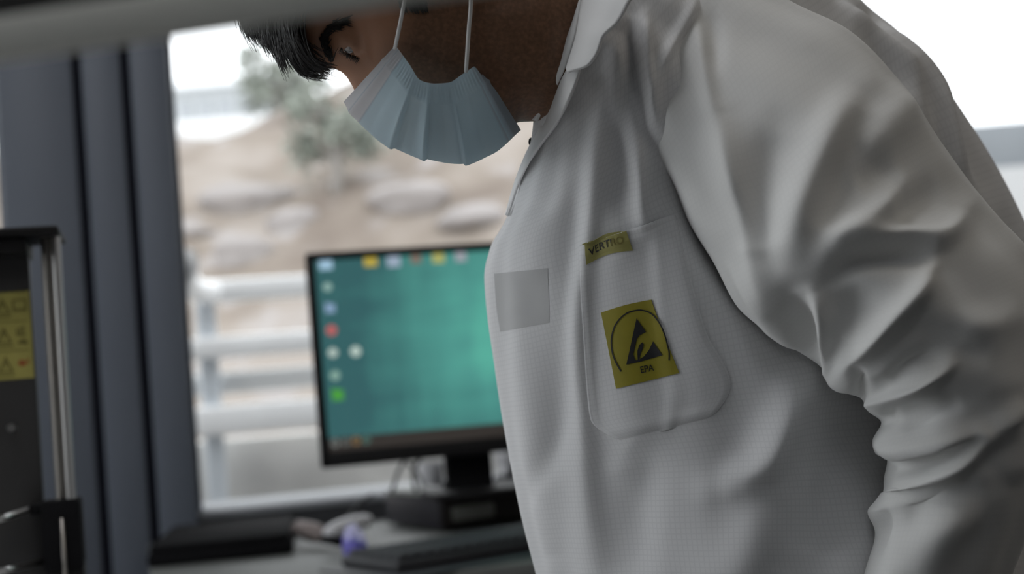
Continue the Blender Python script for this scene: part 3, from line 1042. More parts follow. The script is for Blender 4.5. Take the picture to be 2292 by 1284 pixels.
# ---- white hand tool with blue handle on the desk
h0 = on_desk(716, 1210)
ht = thing('crimping_tool', (h0[0], h0[1], ZD), 'white hand tool with a blue grip lying on the desk left of the computer', 'tool')
a0, a1 = P(728, 1196, 2.28), P(828, 1163, 2.34)
m = MB()
m.tube(polyline([a0, (a0 + a1) / 2 + np.array((0, 0, 0.002)), a1], 10), [0.008, 0.0125, 0.0135, 0.014, 0.014, 0.014, 0.0135, 0.013, 0.012, 0.008], 14)
m.build('tool_body', M['white_plastic'], ht, smooth_=True)
b0, b1 = P(790, 1185, 2.24), P(795, 1238, 2.10)
m = MB().tube(polyline([b0, P(786, 1210, 2.17), b1], 10), [0.010, 0.0125, 0.013, 0.0135, 0.014, 0.0145, 0.015, 0.016, 0.015, 0.010], 14)
m.tube(polyline([P(800, 1190, 2.23), P(806, 1215, 2.16), P(812, 1228, 2.12)], 8), [0.006, 0.008, 0.009, 0.01, 0.01, 0.01, 0.009, 0.006], 12)
m.build('grip', M['blue_plastic'], ht, smooth_=True)
MB().tube([P(668, 1182, 2.36), P(700, 1190, 2.33), P(730, 1200, 2.29)], [0.014, 0.017, 0.012], 12).build('tool_head', M['pink_grey'], ht, smooth_=True)
MB().tube([P(722, 1206, 2.2), P(760, 1212, 2.17), P(790, 1205, 2.18)], [0.006, 0.008, 0.006], 10).build('lower_jaw', M['matt_black'], ht, smooth_=True)

# ---- dark keyboard at the front of the desk
k0 = on_desk(760, 1272); k1 = on_desk(1180, 1205)
kdir = (k1 - k0) / np.linalg.norm(k1 - k0)
kn = np.array((-kdir[1], kdir[0], 0))
KM = Matrix.Translation((0, 0, 0.0)) @ Matrix(((kdir[0], kn[0], 0, k0[0]), (kdir[1], kn[1], 0, k0[1]), (0, 0, 1, ZD), (0, 0, 0, 1)))
dm = MB().box((-0.03, -0.21, 0.0), (0.55, 0.004, 0.003), 0.001, KM).build('desk_mat', M['deskleg'], angle=40)
tag(dm, 'dark grey mat under the keyboard at the front of the desk', 'mat')
kb = thing('keyboard', k0 + np.array((0, 0, 0.003)), 'dark grey keyboard at the front of the desk beside the coat', 'keyboard')
MB().box((0.0, -0.165, 0.003), (0.44, -0.005, 0.018), 0.004, KM).build('key_tray', M['keyboard'], kb, angle=40)
m = MB()
for r_ in range(6):
    for c_ in range(21):
        m.box((0.008 + c_ * 0.0203, -0.155 + r_ * 0.0240, 0.016), (0.008 + c_ * 0.0203 + 0.0172, -0.155 + r_ * 0.0240 + 0.0200, 0.026), 0.002, KM, seg=1)
m.build('key_block', M['keycap'], kb)

# ---- black cable trunking along the wall, left of the desk clutter
t_a, t_b = on_desk(330, 1272), on_desk(655, 1240)
td = (t_b - t_a) / np.linalg.norm(t_b - t_a)
tn = np.array((-td[1], td[0], 0))
TM = Matrix(((td[0], tn[0], 0, t_a[0]), (td[1], tn[1], 0, t_a[1]), (0, 0, 1, ZD), (0, 0, 0, 1)))
tl = np.linalg.norm(t_b - t_a)
ck = thing('equipment_case', t_a, 'low black case lying at the left back of the desk', 'case')
MB().box((0, 0, 0), (tl, 0.38, 0.022), 0.006, TM).build('case_body', M['matt_black'], ck, angle=40)
MB().box((0.003, 0.003, 0.021), (tl - 0.003, 0.377, 0.034), 0.006, TM).build('lid', M['matt_black'], ck, angle=40)

# ------------------------------------------------------------------ 3-D printer at the left edge
PD = 1.40
po = P(110, 900, PD)
PX = np.array((math.cos(R(14)), math.sin(R(14)), 0)); PY = np.array((-math.sin(R(14)), math.cos(R(14)), 0))
ZB = 0.73
def ploc(px, py, off=0.0):
    h = plane_hit(px, py, po + PY * off, PY)
    return float(np.dot(h - po, PX)), float(h[2]) - ZB
prn = thing('printer', (po[0], po[1], ZB), 'black gantry of a desktop machine with chrome rods and yellow warning sticker', 'machine')
PRM = Matrix(((PX[0], PY[0], 0, po[0]), (PX[1], PY[1], 0, po[1]), (0, 0, 1, ZB), (0, 0, 0, 1)))
xtr, ztp = ploc(136, 511)
_, ztb = ploc(120, 530)
xa = 0.5 * (ploc(107, 600)[0] + ploc(137, 1080)[0])
xb = 0.5 * (ploc(127, 600)[0] + ploc(158, 1080)[0])
xp = 0.5 * (ploc(64, 600)[0] + ploc(90, 1100)[0])
_, zbk = ploc(130, 1118)
m = MB().box((-0.34, -0.03, ztb), (xtr, 0.07, ztp), 0.003, PRM)
m.box((-0.34, -0.02, ztb - 0.016), (ploc(62, 545)[0], 0.06, ztb), 0.003, PRM)
m.build('top_plate', M['black'], prn, angle=40)
MB().box((-0.34, 0.02, 0.05), (xp, 0.035, ztb - 0.010), 0.002, PRM).build('back_panel', M['darkgrey'], prn, angle=40)
ra = 0.0068
for xx, rr, mt, yy in ((xa, 0.0066, M['bronze'], 0.012), (xb, 0.0046, M['steel'], 0.0)):
    MB().tube([np.array(PRM @ Vector((xx, yy, zbk - 0.02))), np.array(PRM @ Vector((xx, yy, ztb)))], rr, 20).build('rod', mt, prn, angle=40)
# corner bracket
xk0, xk1 = ploc(94, 1130)[0], ploc(181, 1130)[0]
_, zk_b = ploc(150, 1272)
m = MB().box((xk0, -0.02, zk_b), (xk1, 0.035, zbk), 0.003, PRM)
m.box((xk0 - 0.012, -0.01, zbk - 0.012), (xk0 + 0.01, 0.03, zbk - 0.002), 0.003, PRM)
m.build('corner_bracket', M['matt_black'], prn, angle=40)
MB().tube([np.array(PRM @ Vector((0.5 * (xa + xb) - 0.004, -0.022, zk_b - 0.05))), np.array(PRM @ Vector((0.5 * (xa + xb) - 0.004, -0.022, ploc(138, 1156)[1])))], 0.0022, 12).build('thin_rod', M['bronze'], prn, smooth_=True)
# bed rails running into the depth
for (q0, q1, nm) in (((-40, 1174, 1.20), (80, 1135, 1.42), 'bed_rail'), ((-40, 1287, 1.20), (92, 1258, 1.40), 'bed_rail')):
    MB().tube([P(*q0), P(*q1)], 0.0032, 16).build(nm, M['steel'], prn, smooth_=True)
m = MB().box((-0.34, -0.02, 0.0), (xk1, 0.12, 0.05), 0.006, PRM)
m.box((xk0, -0.015, 0.04), (xk1, 0.03, zk_b + 0.01), 0.003, PRM)
m.box((-0.34, -0.015, 0.04), (-0.30, 0.03, ztb), 0.003, PRM)
m.build('base_frame', M['black'], prn, angle=40)
# screw on the panel
xs, zs = ploc(27, 957, 0.02)
MB().tube([np.array(PRM @ Vector((xs, 0.012, zs))), np.array(PRM @ Vector((xs, 0.021, zs)))], 0.0042, 16).build('screw', M['steel'], prn, angle=40)
# yellow warning sticker, drawn in the panel's plane
sx1, sz1 = ploc(69, 650, 0.02)
_, sz0 = ploc(76, 845, 0.02)
sx1 = 0.5 * (ploc(66, 650, 0.02)[0] + ploc(76, 845, 0.02)[0])
sx0 = sx1 - 0.052
YS = 0.0192
st = MB().box((sx0, YS, sz0), (sx1, 0.0205, sz1), 0)
H3 = (sz1 - sz0) / 3


def flat(mb, pts, y, m_):
    mb.add([(a, y, b) for a, b in pts], [tuple(range(len(pts)))], m_)


def outline_tri(mb, cx, zb_, w_, h_, th, y, m_):
    o_ = [(cx - w_ / 2, zb_), (cx + w_ / 2, zb_), (cx, zb_ + h_)]
    i_ = [(cx - w_ / 2 + th * 1.8, zb_ + th), (cx + w_ / 2 - th * 1.8, zb_ + th), (cx, zb_ + h_ - th * 2.2)]
    mb.add([(a, y, b) for a, b in o_ + i_], [(0, 1, 4, 3), (1, 2, 5, 4), (2, 0, 3, 5)], m_)


def rect(mb, x0, z0, x1, z1, y, m_):
    flat(mb, [(x0, z0), (x1, z0), (x1, z1), (x0, z1)], y, m_)


yy = YS - 0.0004
for r_ in range(3):
    zr = sz0 + r_ * H3
    rect(st, sx0 + 0.002, zr + H3 - 0.0012, sx1 - 0.003, zr + H3 - 0.0004, yy, 1)
    outline_tri(st, sx0 + 0.026, zr + 0.007, 0.015, 0.0165, 0.0016, yy, 1)
    rect(st, sx0 + 0.0254, zr + 0.0125, sx0 + 0.0268, zr + 0.019, yy, 1)
    rect(st, sx0 + 0.018, zr + 0.0035, sx0 + 0.034, zr + 0.005, yy, 1)
# book symbol, hand symbols, hot-spot symbol
zr = sz0 + 2 * H3
bx0 = sx1 - 0.0165
for q in ((bx0, zr + 0.009, bx0 + 0.0018, zr + 0.021), (bx0 + 0.0115, zr + 0.009, bx0 + 0.0133, zr + 0.021), (bx0, zr + 0.009, bx0 + 0.0133, zr + 0.0115), (bx0, zr + 0.0195, bx0 + 0.0133, zr + 0.021)):
    rect(st, q[0], q[1], q[2], q[3], yy, 1)
zr = sz0 + H3
for k_ in range(3):
    rect(st, bx0 + 0.002 + k_ * 0.003, zr + 0.015 + 0.001 * k_, bx0 + 0.0038 + k_ * 0.003, zr + 0.021 + 0.0012 * k_, yy, 1)
rect(st, bx0 + 0.002, zr + 0.0135, bx0 + 0.011, zr + 0.0158, yy, 1)
flat(st, [(bx0 + 0.002, zr + 0.006), (bx0 + 0.012, zr + 0.004), (bx0 + 0.0125, zr + 0.008), (bx0 + 0.008, zr + 0.011), (bx0 + 0.004, zr + 0.0085)], yy, 1)
zr = sz0
flat(st, [(bx0 + 0.002 + 0.0042 * (1 + math.cos(a)) * (1 + 0.15 * math.sin(5 * a)), zr + 0.0155 + 0.0032 * math.sin(a)) for a in np.linspace(0, 2 * math.pi, 18, endpoint=False)], yy, 2)
flat(st, [(bx0 + 0.010, zr + 0.0165), (bx0 + 0.0132, zr + 0.021), (bx0 + 0.012, zr + 0.0155), (bx0 + 0.0132, zr + 0.0125)], yy, 2)
for i in range(len(st.v)): st.v[i] = tuple(PRM @ Vector(st.v[i]))
tag(st.build('warning_sticker', [M['sticker'], M['olive_print'], M['rust_print']], prn), 'yellow sticker with three warning triangles')

wb = thing('workbench', (po[0] - 0.25, po[1] + 0.1, 0), 'workbench with unseen pale top added to bounce light, carrying the machine with chrome rods', 'bench')
MB().box((-0.85, -0.90, -0.03), (0.20, 0.20, 0.0), 0.004, PRM).build('bench_top', mat('bounce_worktop', (0.80, 0.80, 0.79), 0.5, noise=0.03), wb, angle=40)  # top extended out of view and made pale to bounce light up to the mask
for ss in (-0.70, 0.15):
    for dd in (-0.85, 0.15):
        MB().box((ss - 0.025, dd - 0.025, -ZB), (ss + 0.025, dd + 0.025, -0.03), 0.003, PRM).build('leg', M['deskleg'], wb, angle=40)

# ------------------------------------------------------------------ grey shelf edge close to the lens
dA = 0.43
A = P(-25, 150, dA)
kB = (P(850, 22, 1.0) - CAM)[2]
B = P(850, 22, (A[2] - CAM[2]) / kB)
sd = (B - A); sd[2] = 0
Ls = np.linalg.norm(sd); sd /= Ls
sn = np.array((-sd[1], sd[0], 0))
SM = Matrix(((sd[0], sn[0], 0, A[0]), (sd[1], sn[1], 0, A[1]), (0, 0, 1, A[2]), (0, 0, 0, 1)))
sh = thing('equipment_shelf', (A[0] - sd[0] * 0.55, A[1] - sd[1] * 0.55, ZB), 'grey metal shelf edge across the top left, close by and out of focus', 'shelf')
MB().box((-0.6, -0.006, 0.0), (0.26, 0.0, 0.0135), 0.0015, SM).build('shelf_edge', M['shelf'], sh, angle=40)
MB().box((-0.6, -0.002, 0.0135), (0.26, 0.028, 0.034), 0.002, SM).build('shelf_board', M['darkgrey'], sh, angle=40)
for ss in (-0.58,):
    MB().box((ss - 0.015, 0.02, ZB - A[2]), (ss + 0.015, 0.05, 0.02), 0.002, SM).build('upright', M['deskleg'], sh, angle=40)
    MB().box((ss - 0.03, 0.02, ZB - A[2]), (ss + 0.10, 0.08, ZB - A[2] + 0.008), 0.002, SM).build('foot_plate', M['deskleg'], sh, angle=40)

# ------------------------------------------------------------------ the person
DM = 0.952                                   # distance of the head's mid-plane
person = thing('person', (0.30, 1.12, 0.0), 'person in a white lab coat and pale blue mask, bending forward over the bench', 'person')

# ---- head in its own frame: x to the wearer's left (to the viewer), y forward, z up
HF = -0.40 * _r - 0.9165 * _u
HU = -0.9165 * _r + 0.40 * _u
HL = -_f
HS = 1.03
HO = P(785, 118, DM) - HS * (0.074 * HF)      # eye level on the mid-plane


def H(p):
    p = np.asarray(p, float)
    return HO + HS * (p[..., 0:1] * HL + p[..., 1:2] * HF + p[..., 2:3] * HU)


HZ = np.array([-.122, -.114, -.104, -.090, -.075, -.05, -.02, 0, .02, .05, .08, .10, .115, .124])
HYF = np.array([.045, .078, .092, .094, .090, .088, .086, .083, .089, .084, .066, .046, .025, .002])
HYB = np.array([.020, .000, -.030, -.05, -.060, -.070, -.085, -.092, -.098, -.101, -.095, -.080, -.055, -.020])
HWW = np.array([.014, .034, .046, .053, .058, .064, .069, .071, .073, .076, .073, .062, .044, .014])
HT = (HZ, HYF, HYB, HWW)


def head_part():
    zt, yf, yb, ww = HT
    zz = np.linspace(zt[0], zt[-1], 90)
    f, b, w_ = pchip(zt, yf, zz), pchip(zt, yb, zz), pchip(zt, ww, zz)
    th = np.linspace(0, 2 * np.pi, 96, endpoint=False)
    c, s = np.cos(th), np.sin(th)
    e = 2.25
    cx, sy = np.sign(c) * np.abs(c) ** (2 / e), np.sign(s) * np.abs(s) ** (2 / e)
    X = w_[:, None] * cx
    yc = ((f + b) / 2 + 0.01)[:, None]
    Y = np.where(sy >= 0, yc + (f[:, None] - yc) * sy, yc + (yc - b[:, None]) * sy)
    Z = zz[:, None] + 0 * X
    fr = smooth(0.0, 0.05, Y)
    nz = pchip([-.122, -.066, -.056, -.044, -.02, 0.0, .018, .05, .124], [0, 0, .012, .030, .017, .006, .002, 0, 0], zz)[:, None]
    nw = pchip([-.122, -.06, -.045, 0.0, .02, .124], [.015, .015, .014, .0095, .012, .012], zz)[:, None]
    Y = Y + nz * np.exp(-(X / nw) ** 2) * fr
    for sx in (-1, 1):
        Y = Y - 0.012 * np.exp(-((X - sx * .033) / .017) ** 2 - ((Z + .001) / .012) ** 2) * fr
        Y = Y + 0.0065 * np.exp(-((X - sx * .030) / .022) ** 2 - ((Z - .021) / .008) ** 2) * fr
        Y = Y + 0.005 * np.exp(-((X - sx * .046) / .016) ** 2 - ((Z + .032) / .014) ** 2) * fr
    Y = Y + 0.006 * np.exp(-(X / .024) ** 2) * (np.exp(-((Z + .074) / .005) ** 2) + np.exp(-((Z + .084) / .005) ** 2)) * fr
    G = H(np.stack((X, Y, Z), -1))
    m = MB().grid(G, True)
    n = len(th)
    m.add([G[0, j] for j in range(n)], [tuple(range(n))[::-1]])
    m.add([G[-1, j] for j in range(n)], [tuple(range(n))])
    # ears
    for sx in (-1, 1):
        A = np.linspace(0, 2 * math.pi, 20, endpoint=False)
        rim = [H((sx * (.074 + .012 * (0.4 + 0.6 * (math.cos(a - 2.8) + 1) / 2)), -.012 + .017 * math.cos(a) * (1 if math.sin(a) > -0.4 else .7), -.012 + .031 * math.sin(a))) for a in A]
        m.tube(rim + rim[:2], .0048, 8)
        m.sphere(H((sx * .073, -.012, -.012)), .016, 12)
        m.sphere(H((sx * .074, -.006, -.040)), .0075, 10)
    # eyelids: cap over the upper two thirds of the eye
    for sx in (-1, 1):
        c = np.array((sx * .033, .0665, 0))
        for rad_, pc_, pn_ in ((.0152, (0, 0, -.0027), (-.25 * sx, .15, -1)), (.0150, (0, 0, -.0064), (0, .1, 1))):
            b = bmesh.new()
            bmesh.ops.create_uvsphere(b, u_segments=24, v_segments=16, radius=rad_)
            pn_ = np.array(pn_) / np.linalg.norm(pn_)
            for v in b.verts:                       # flatten what lies beyond the lid margin
                p = np.array(v.co)
                k_ = float(np.dot(p - np.array(pc_), pn_))
                if k_ > 0: p = p - pn_ * k_
                v.co = Vector(H(c + p))
            m.bm(b)
    # neck: from the skull base into the collar
    nk = [H((0, -.035, -.03)), P(1090, 70, DM), P(1160, 70, DM), P(1225, 55, DM + .01), P(1310, 0, DM + .05), P(1400, -20, DM + 0.09)]
    m.tube(polyline(nk, 14), [.060, .060, .060, .061, .062, .062, .062, .061, .059, .056, .053, .050, .047, .045], 32)
    return m


head_m = head_part().build('head_base', M['skin'], None, smooth_=True)

# ---- limbs and trunk grown from a skeleton
SH_L, SH_R = P(1730, 205, 0.985), P(1470, 130, 1.22)
EL_L, WR_L = P(2215, 860, 0.93), P(2030, 1480, 0.93)
EL_R, WR_R = P(1640, 900, 1.27), P(1480, 1460, 1.22)
PEL = np.array((0.315, 1.20, 0.88))
CHEST, NECKB = P(1660, 260, 1.10), P(1430, 20, 1.06)
sk_v, sk_r, sk_e = [], [], []


def sv(p, r, parent=None):
    sk_v.append(tuple(p)); sk_r.append(r)
    if parent is not None: sk_e.append((parent, len(sk_v) - 1))
    return len(sk_v) - 1


pel = sv(PEL, .085)
wst = sv(PEL + (CHEST - PEL) * 0.45, .085, pel)
chs = sv(CHEST, .08, wst)
nck = sv(NECKB, .042, chs)
sv(P(1320, 0, DM + 0.06), .042, nck)
LFT = np.array((0.42, -0.91, 0))
for sgn, shp, elp, wrp in ((1, SH_L, EL_L, WR_L), (-1, SH_R, EL_R, WR_R)):
    s_ = sv(shp, .038, chs)
    u_ = sv((shp + elp) / 2, .036, s_)
    e_ = sv(elp, .031, u_)
    f_ = sv(elp + (wrp - elp) * 0.35, .031, e_)
    w_ = sv(wrp, .026, f_)
    hip = PEL + LFT * 0.065 * sgn + np.array((0, 0, -.06))
    kn = np.array((hip[0] - .03, hip[1], .47)); an = np.array((hip[0] + .03, hip[1], .085))
    h_ = sv(hip, .068, pel)
    t_ = sv((hip + kn) / 2, .062, h_)
    k_ = sv(kn, .055, t_)
    c_ = sv(kn + (an - kn) * 0.35, .054, k_)
    a_n = sv(an, .036, c_)
    sv(an + np.array((-.10, -.03, -.045)), .035, a_n)
    sv(an + np.array((-.18, -.05, -.055)), .025, len(sk_v) - 1)
me = bpy.data.meshes.new('skeleton')
me.from_pydata(sk_v, sk_e, [])
ob = bpy.data.objects.new('skeleton', me)
COL.objects.link(ob)
sk = ob.modifiers.new('skin', 'SKIN')
for i, d in enumerate(me.skin_vertices[0].data):
    d.radius = (sk_r[i], sk_r[i])
    d.use_root = (i == 0)
sb = ob.modifiers.new('sub', 'SUBSURF'); sb.levels = sb.render_levels = 2


def hand(wr, elb, left):
    """palm with four fingers and a thumb, slightly curled; each finger its own tapering chain"""
    ax = (wr - elb); ax /= np.linalg.norm(ax)
    side = np.cross(ax, np.array((-1.0, 0, 0))); side /= np.linalg.norm(side)
    if not left: side = -side
    nrm = np.cross(side, ax) * (1 if left else -1)            # back of the hand
    m = MB()
    pal = []
    for t_, wd, th_ in ((-.02, .026, .020), (.0, .030, .019), (.03, .038, .017), (.065, .043, .015), (.092, .041, .0125), (.098, .036, .008)):
        c = wr + ax * t_
        pal.append([c + side * wd * math.cos(a) + nrm * th_ * math.sin(a) for a in np.linspace(0, 2 * math.pi, 24, endpoint=False)])
    G = np.array(pal)
    m.grid(G, True)
    m.add(list(G[0]), [tuple(range(24))[::-1]]); m.add(list(G[-1]), [tuple(range(24))])
    for k_, (o_, ln, r_) in enumerate(((-.031, .070, .0082), (-.0105, .080, .0088), (.011, .074, .0084), (.031, .058, .0074))):
        b0 = wr + ax * .085 + side * o_
        d, p = ax.copy(), b0
        pts, rad = [b0 - ax * .02, b0], [r_, r_ * 1.08]
        for j, fr in enumerate((.45, .32, .23)):
            an = R(14 + 8 * j + 3 * k_)
            d = d * math.cos(an) - nrm * math.sin(an)
            p = p + d * ln * fr
            pts.append(p - d * ln * fr * .5); rad.append(r_ * (.97 - .1 * j))
            pts.append(p); rad.append(r_ * (1.0 - .14 * j))
        pts.append(p + d * r_ * .7); rad.append(r_ * .35)
        m.tube(pts, rad, 14)
    b0 = wr + ax * .018 - side * .026
    d = ax * .72 - side * .62 - nrm * .3; d /= np.linalg.norm(d)
    p1 = b0 + d * .040; d2 = d + ax * .35 - nrm * .25; d2 /= np.linalg.norm(d2)
    p2 = p1 + d2 * .030; p3 = p2 + (d2 + ax * .2) * .022
    m.tube([b0 - d * .01, b0, (b0 + p1) / 2, p1, (p1 + p2) / 2, p2, p3, p3 + d2 * .005], [.012, .0145, .013, .0112, .0102, .0100, .0085, .004], 14)
    return m


hl = hand(WR_L, EL_L, True).build('hand_base', M['skin'])
hr = hand(WR_R, EL_R, False).build('hand_base', M['skin'])
# merge everything into one continuous skin
dg = bpy.context.evaluated_depsgraph_get()
bm_ = bmesh.new()
for o in (ob, head_m, hl, hr):
    t_ = bpy.data.meshes.new_from_object(o.evaluated_get(dg))
    bm_.from_mesh(t_)
    bpy.data.meshes.remove(t_)
bmesh.ops.recalc_face_normals(bm_, faces=bm_.faces[:])
me = bpy.data.meshes.new('body')
bm_.to_mesh(me); bm_.free()
for o in (ob, head_m, hl, hr): bpy.data.objects.remove(o)
body = bpy.data.objects.new('body', me)
COL.objects.link(body)
rm = body.modifiers.new('remesh', 'REMESH')
rm.mode = 'VOXEL'; rm.voxel_size = 0.0024
sm_ = body.modifiers.new('soften', 'SMOOTH'); sm_.factor = 0.5; sm_.iterations = 5
dg = bpy.context.evaluated_depsgraph_get()
me2 = bpy.data.meshes.new_from_object(body.evaluated_get(dg))
body.modifiers.clear()
body.data = me2
me2.materials.clear(); me2.materials.append(M['skin'])
nv = len(me2.vertices)
V = np.zeros(nv * 3); me2.vertices.foreach_get('co', V); V = V.reshape(-1, 3)
q = (V - HO) / HS
hx_, hy_, hz_ = q @ HL, q @ HF, q @ HU
beard = smooth(-.022, -.045, hz_) if False else np.clip((-.022 - hz_) / .022, 0, 1)
beard *= np.clip((hy_ + .045) / .03, 0, 1) * np.clip((-.172 - hz_) / -.04, 0, 1)
side = np.clip((np.abs(hx_) - .055) / .008, 0, 1) * np.clip((hy_ + .02) / .01, 0, 1) * np.clip((.036 - hy_) / .01, 0, 1) * np.clip((.0 - hz_) / .01, 0, 1)
beard = np.clip(np.maximum(beard * 0.85, side), 0, 1)
at = me2.attributes.new('beard', 'FLOAT', 'POINT')
at.data.foreach_set('value', beard.astype(np.float32))
V2 = V - origin(person)
me2.vertices.foreach_set('co', V2.ravel())
me2.polygons.foreach_set('use_smooth', [True] * len(me2.polygons))
me2.update()
body.parent = person
body_bvh = bvh_of(body)

# ---- eyes
for sx in (1, -1):
    c = H((sx * .033, .0665, -.0005))
    eo = MB().sphere(c, .0120 * HS, 24).build('eye', M['eye'], person, smooth_=True)
    lk = (HF * 0.9 - HU * 0.38); lk = lk / np.linalg.norm(lk)
    mm = MB().sphere(c + lk * .0066 * HS, .0060 * HS, 16)
    mm.build('iris', M['iris'], eo, smooth_=True)

# ---- eyebrows, lashes, sideburn: short hairs standing on the skin
def hairs(mb, pts_px, n, spread, ln, ang, rad, lift=0.0008, jit=0.3, mirror=False):
    L = polyline([(a, b) for a, b in pts_px], 60)
    for i in range(n):
        t_ = rng.uniform(0, 1)
        k = int(t_ * 58)
        a_, b_ = L[k], L[k + 1]
        tg = (b_ - a_) / (np.linalg.norm(b_ - a_) + 1e-9)
        nr = np.array((-tg[1], tg[0]))
        p0 = a_ + nr * rng.normal(0, spread)
        an_ = ang + rng.normal(0, jit)
        dr = tg * math.cos(an_) + nr * math.sin(an_)
        l_ = ln * rng.uniform(0.6, 1.2)
        ps = []
        for s_ in (0, .5, 1):
            x, y = p0 + dr * l_ * s_ + nr * 0.12 * l_ * s_ * s_
            ps.append(cast(body_bvh, x, y, lift * (0.3 + s_), DM - .05))
        mb.tube(ps, [rad, rad * .8, rad * .2], 4)


eb = MB()
hairs(eb, [(744, 137), (728, 106), (724, 88), (731, 68), (745, 57), (772, 46)], 300, 3.6, 24, 0.3, .0004)
# the far brow, mirrored through the mid-plane
vb = np.array(eb.v)
hxv = (vb - HO) @ HL
far = vb - 2 * hxv[:, None] * HL
k = len(eb.v)
eb.v += [tuple(x) for x in far]
eb.f += [tuple(i + k for i in f_) for f_ in eb.f]
eb.m += list(eb.m)
eb.build('eyebrow', M['brow'], person, smooth_=True)
ls = MB()
hairs(ls, [(762, 104), (770, 112), (782, 120), (797, 127), (806, 133)], 45, 0.8, 9, 1.3, .0003, lift=.0012, jit=.25)
ls.build('eyelash', M['brow'], person, smooth_=True)

# ---- hair: a scalp cap, then locks falling over the forehead
hm_ = MB()
th = np.linspace(0, 2 * np.pi, 96, endpoint=False)
c_, s_ = np.cos(th), np.sin(th)
e_ = 2.25
cx_, sy_ = np.sign(c_) * np.abs(c_) ** (2 / e_), np.sign(s_) * np.abs(s_) ** (2 / e_)
hl_ = .070 * np.clip(s_, 0, 1) ** .6 - .050 * np.clip(-s_, 0, 1) ** .7 + .012 * (1 - np.abs(s_)) + .003 * np.sin(23 * th)
G = []
for a in np.linspace(0, 1, 44):                 # from the hairline up to the crown
    z_ = hl_ + (.1238 - hl_) * a
    f_, b_, w_ = pchip(HZ, HYF, z_), pchip(HZ, HYB, z_), pchip(HZ, HWW, z_)
    o_ = (.0025 + .0075 * min(1, a * 5)) * (1 + .22 * np.sin(19 * th + 6 * a) + .15 * np.sin(31 * th - 9 * a))
    X_ = (w_ + o_) * cx_
    yc_ = (f_ + b_) / 2 + .01
    Y_ = np.where(sy_ >= 0, yc_ + (f_ + o_ - yc_) * sy_, yc_ + (yc_ - b_ + o_) * sy_)
    G.append(H(np.stack((X_, Y_, z_ + .010 * a ** 6), -1)))
hm_.grid(np.array(G), True)
hm_.add([G[-1][j] for j in range(len(th))], [tuple(range(len(th)))])
hm_.add([G[0][j] for j in range(len(th))], [tuple(range(len(th)))[::-1]])


def lock(p_list, n, spread0, spread1, dsp, rad=.00042, d0=None, curl=0.0):
    """n hairs following a px path (px,py,depth)"""
    base = polyline(p_list, 14)
    for i in range(n):
        o0, o1 = rng.normal(0, spread0, 2), rng.normal(0, spread1, 2)
        dd0 = rng.normal(0, dsp); dd1 = dd0 + rng.normal(0, dsp * .4)
        cut = rng.uniform(.72, 1.0)
        ph, am = rng.uniform(0, 6.28), rng.uniform(0, curl)
        ps = []
        for k in range(10):
            u_ = k / 9 * cut
            x = base[:, 0:3]
            idx = u_ * 13
            i0 = min(int(idx), 12)
            b_ = x[i0] + (x[i0 + 1] - x[i0]) * (idx - i0)
            wv = am * math.sin(ph + 3.5 * u_)
            ps.append(P(b_[0] + o0[0] * (1 - u_) + o1[0] * u_ + wv, b_[1] + o0[1] * (1 - u_) + o1[1] * u_ + wv, b_[2] + dd0 * (1 - u_) + dd1 * u_))
        hm_.tube(ps, [rad * (1 - .75 * k / 9) for k in range(10)], 4)


D0 = DM
# bulk of the forelock
for (pts, n, s0, s1, ds, cu) in (
        ([(575, -60, D0), (560, 10, D0), (562, 62, D0), (580, 100, D0)], 260, 22, 9, .030, 4),
        ([(610, -60, D0), (590, 10, D0), (592, 70, D0), (612, 122, D0)], 320, 22, 10, .032, 4),
        ([(640, -50, D0), (618, 20, D0), (622, 90, D0), (640, 152, D0)], 320, 22, 9, .032, 4),
        ([(660, -40, D0 - .01), (640, 30, D0 - .01), (650, 98, D0 - .01), (682, 160, D0 - .01)], 320, 20, 9, .028, 4),
        ([(668, -20, D0 - .02), (655, 40, D0 - .02), (668, 100, D0 - .02), (705, 150, D0 - .02), (742, 160, D0 - .02)], 300, 16, 8, .022, 5),
        ([(655, 0, D0 - .03), (650, 50, D0 - .035), (668, 105, D0 - .035), (705, 142, D0 - .03), (750, 152, D0 - .02)], 160, 10, 6, .012, 5),
        ([(640, 10, D0 - .03), (640, 70, D0 - .035), (655, 122, D0 - .035), (690, 166, D0 - .03), (735, 172, D0 - .02)], 160, 10, 6, .012, 5),
        ([(660, 30, D0 - .04), (664, 70, D0 - .045), (684, 104, D0 - .045), (720, 132, D0 - .035)], 60, 6, 8, .006, 6),
        ([(600, 20, D0), (605, 80, D0), (625, 130, D0), (640, 172, D0)], 50, 12, 6, .02, 5),
        ([(545, -20, D0), (548, 40, D0), (560, 80, D0)], 160, 14, 10, .03, 4)):
    lock(pts, n, s0, s1, ds, .00044, None, cu)
# side hair and sideburn lying on the temple
for i in range(420):
    x0, y0 = rng.uniform(893, 950), rng.uniform(-60, 14)
    y0 = min(y0, 22 - 0.010 * (x0 - 918) ** 2)
    ps = [cast(body_bvh, x0 + 10 * s_, y0 + 18 * s_, .0008 + .001 * math.sin(3 * s_), DM - .06) for s_ in (0, .33, .66, 1)]
    hm_.tube(ps, [.0005, .0005, .0004, .0001], 4)
hm_.build('hair', M['hair'], person, smooth_=True)

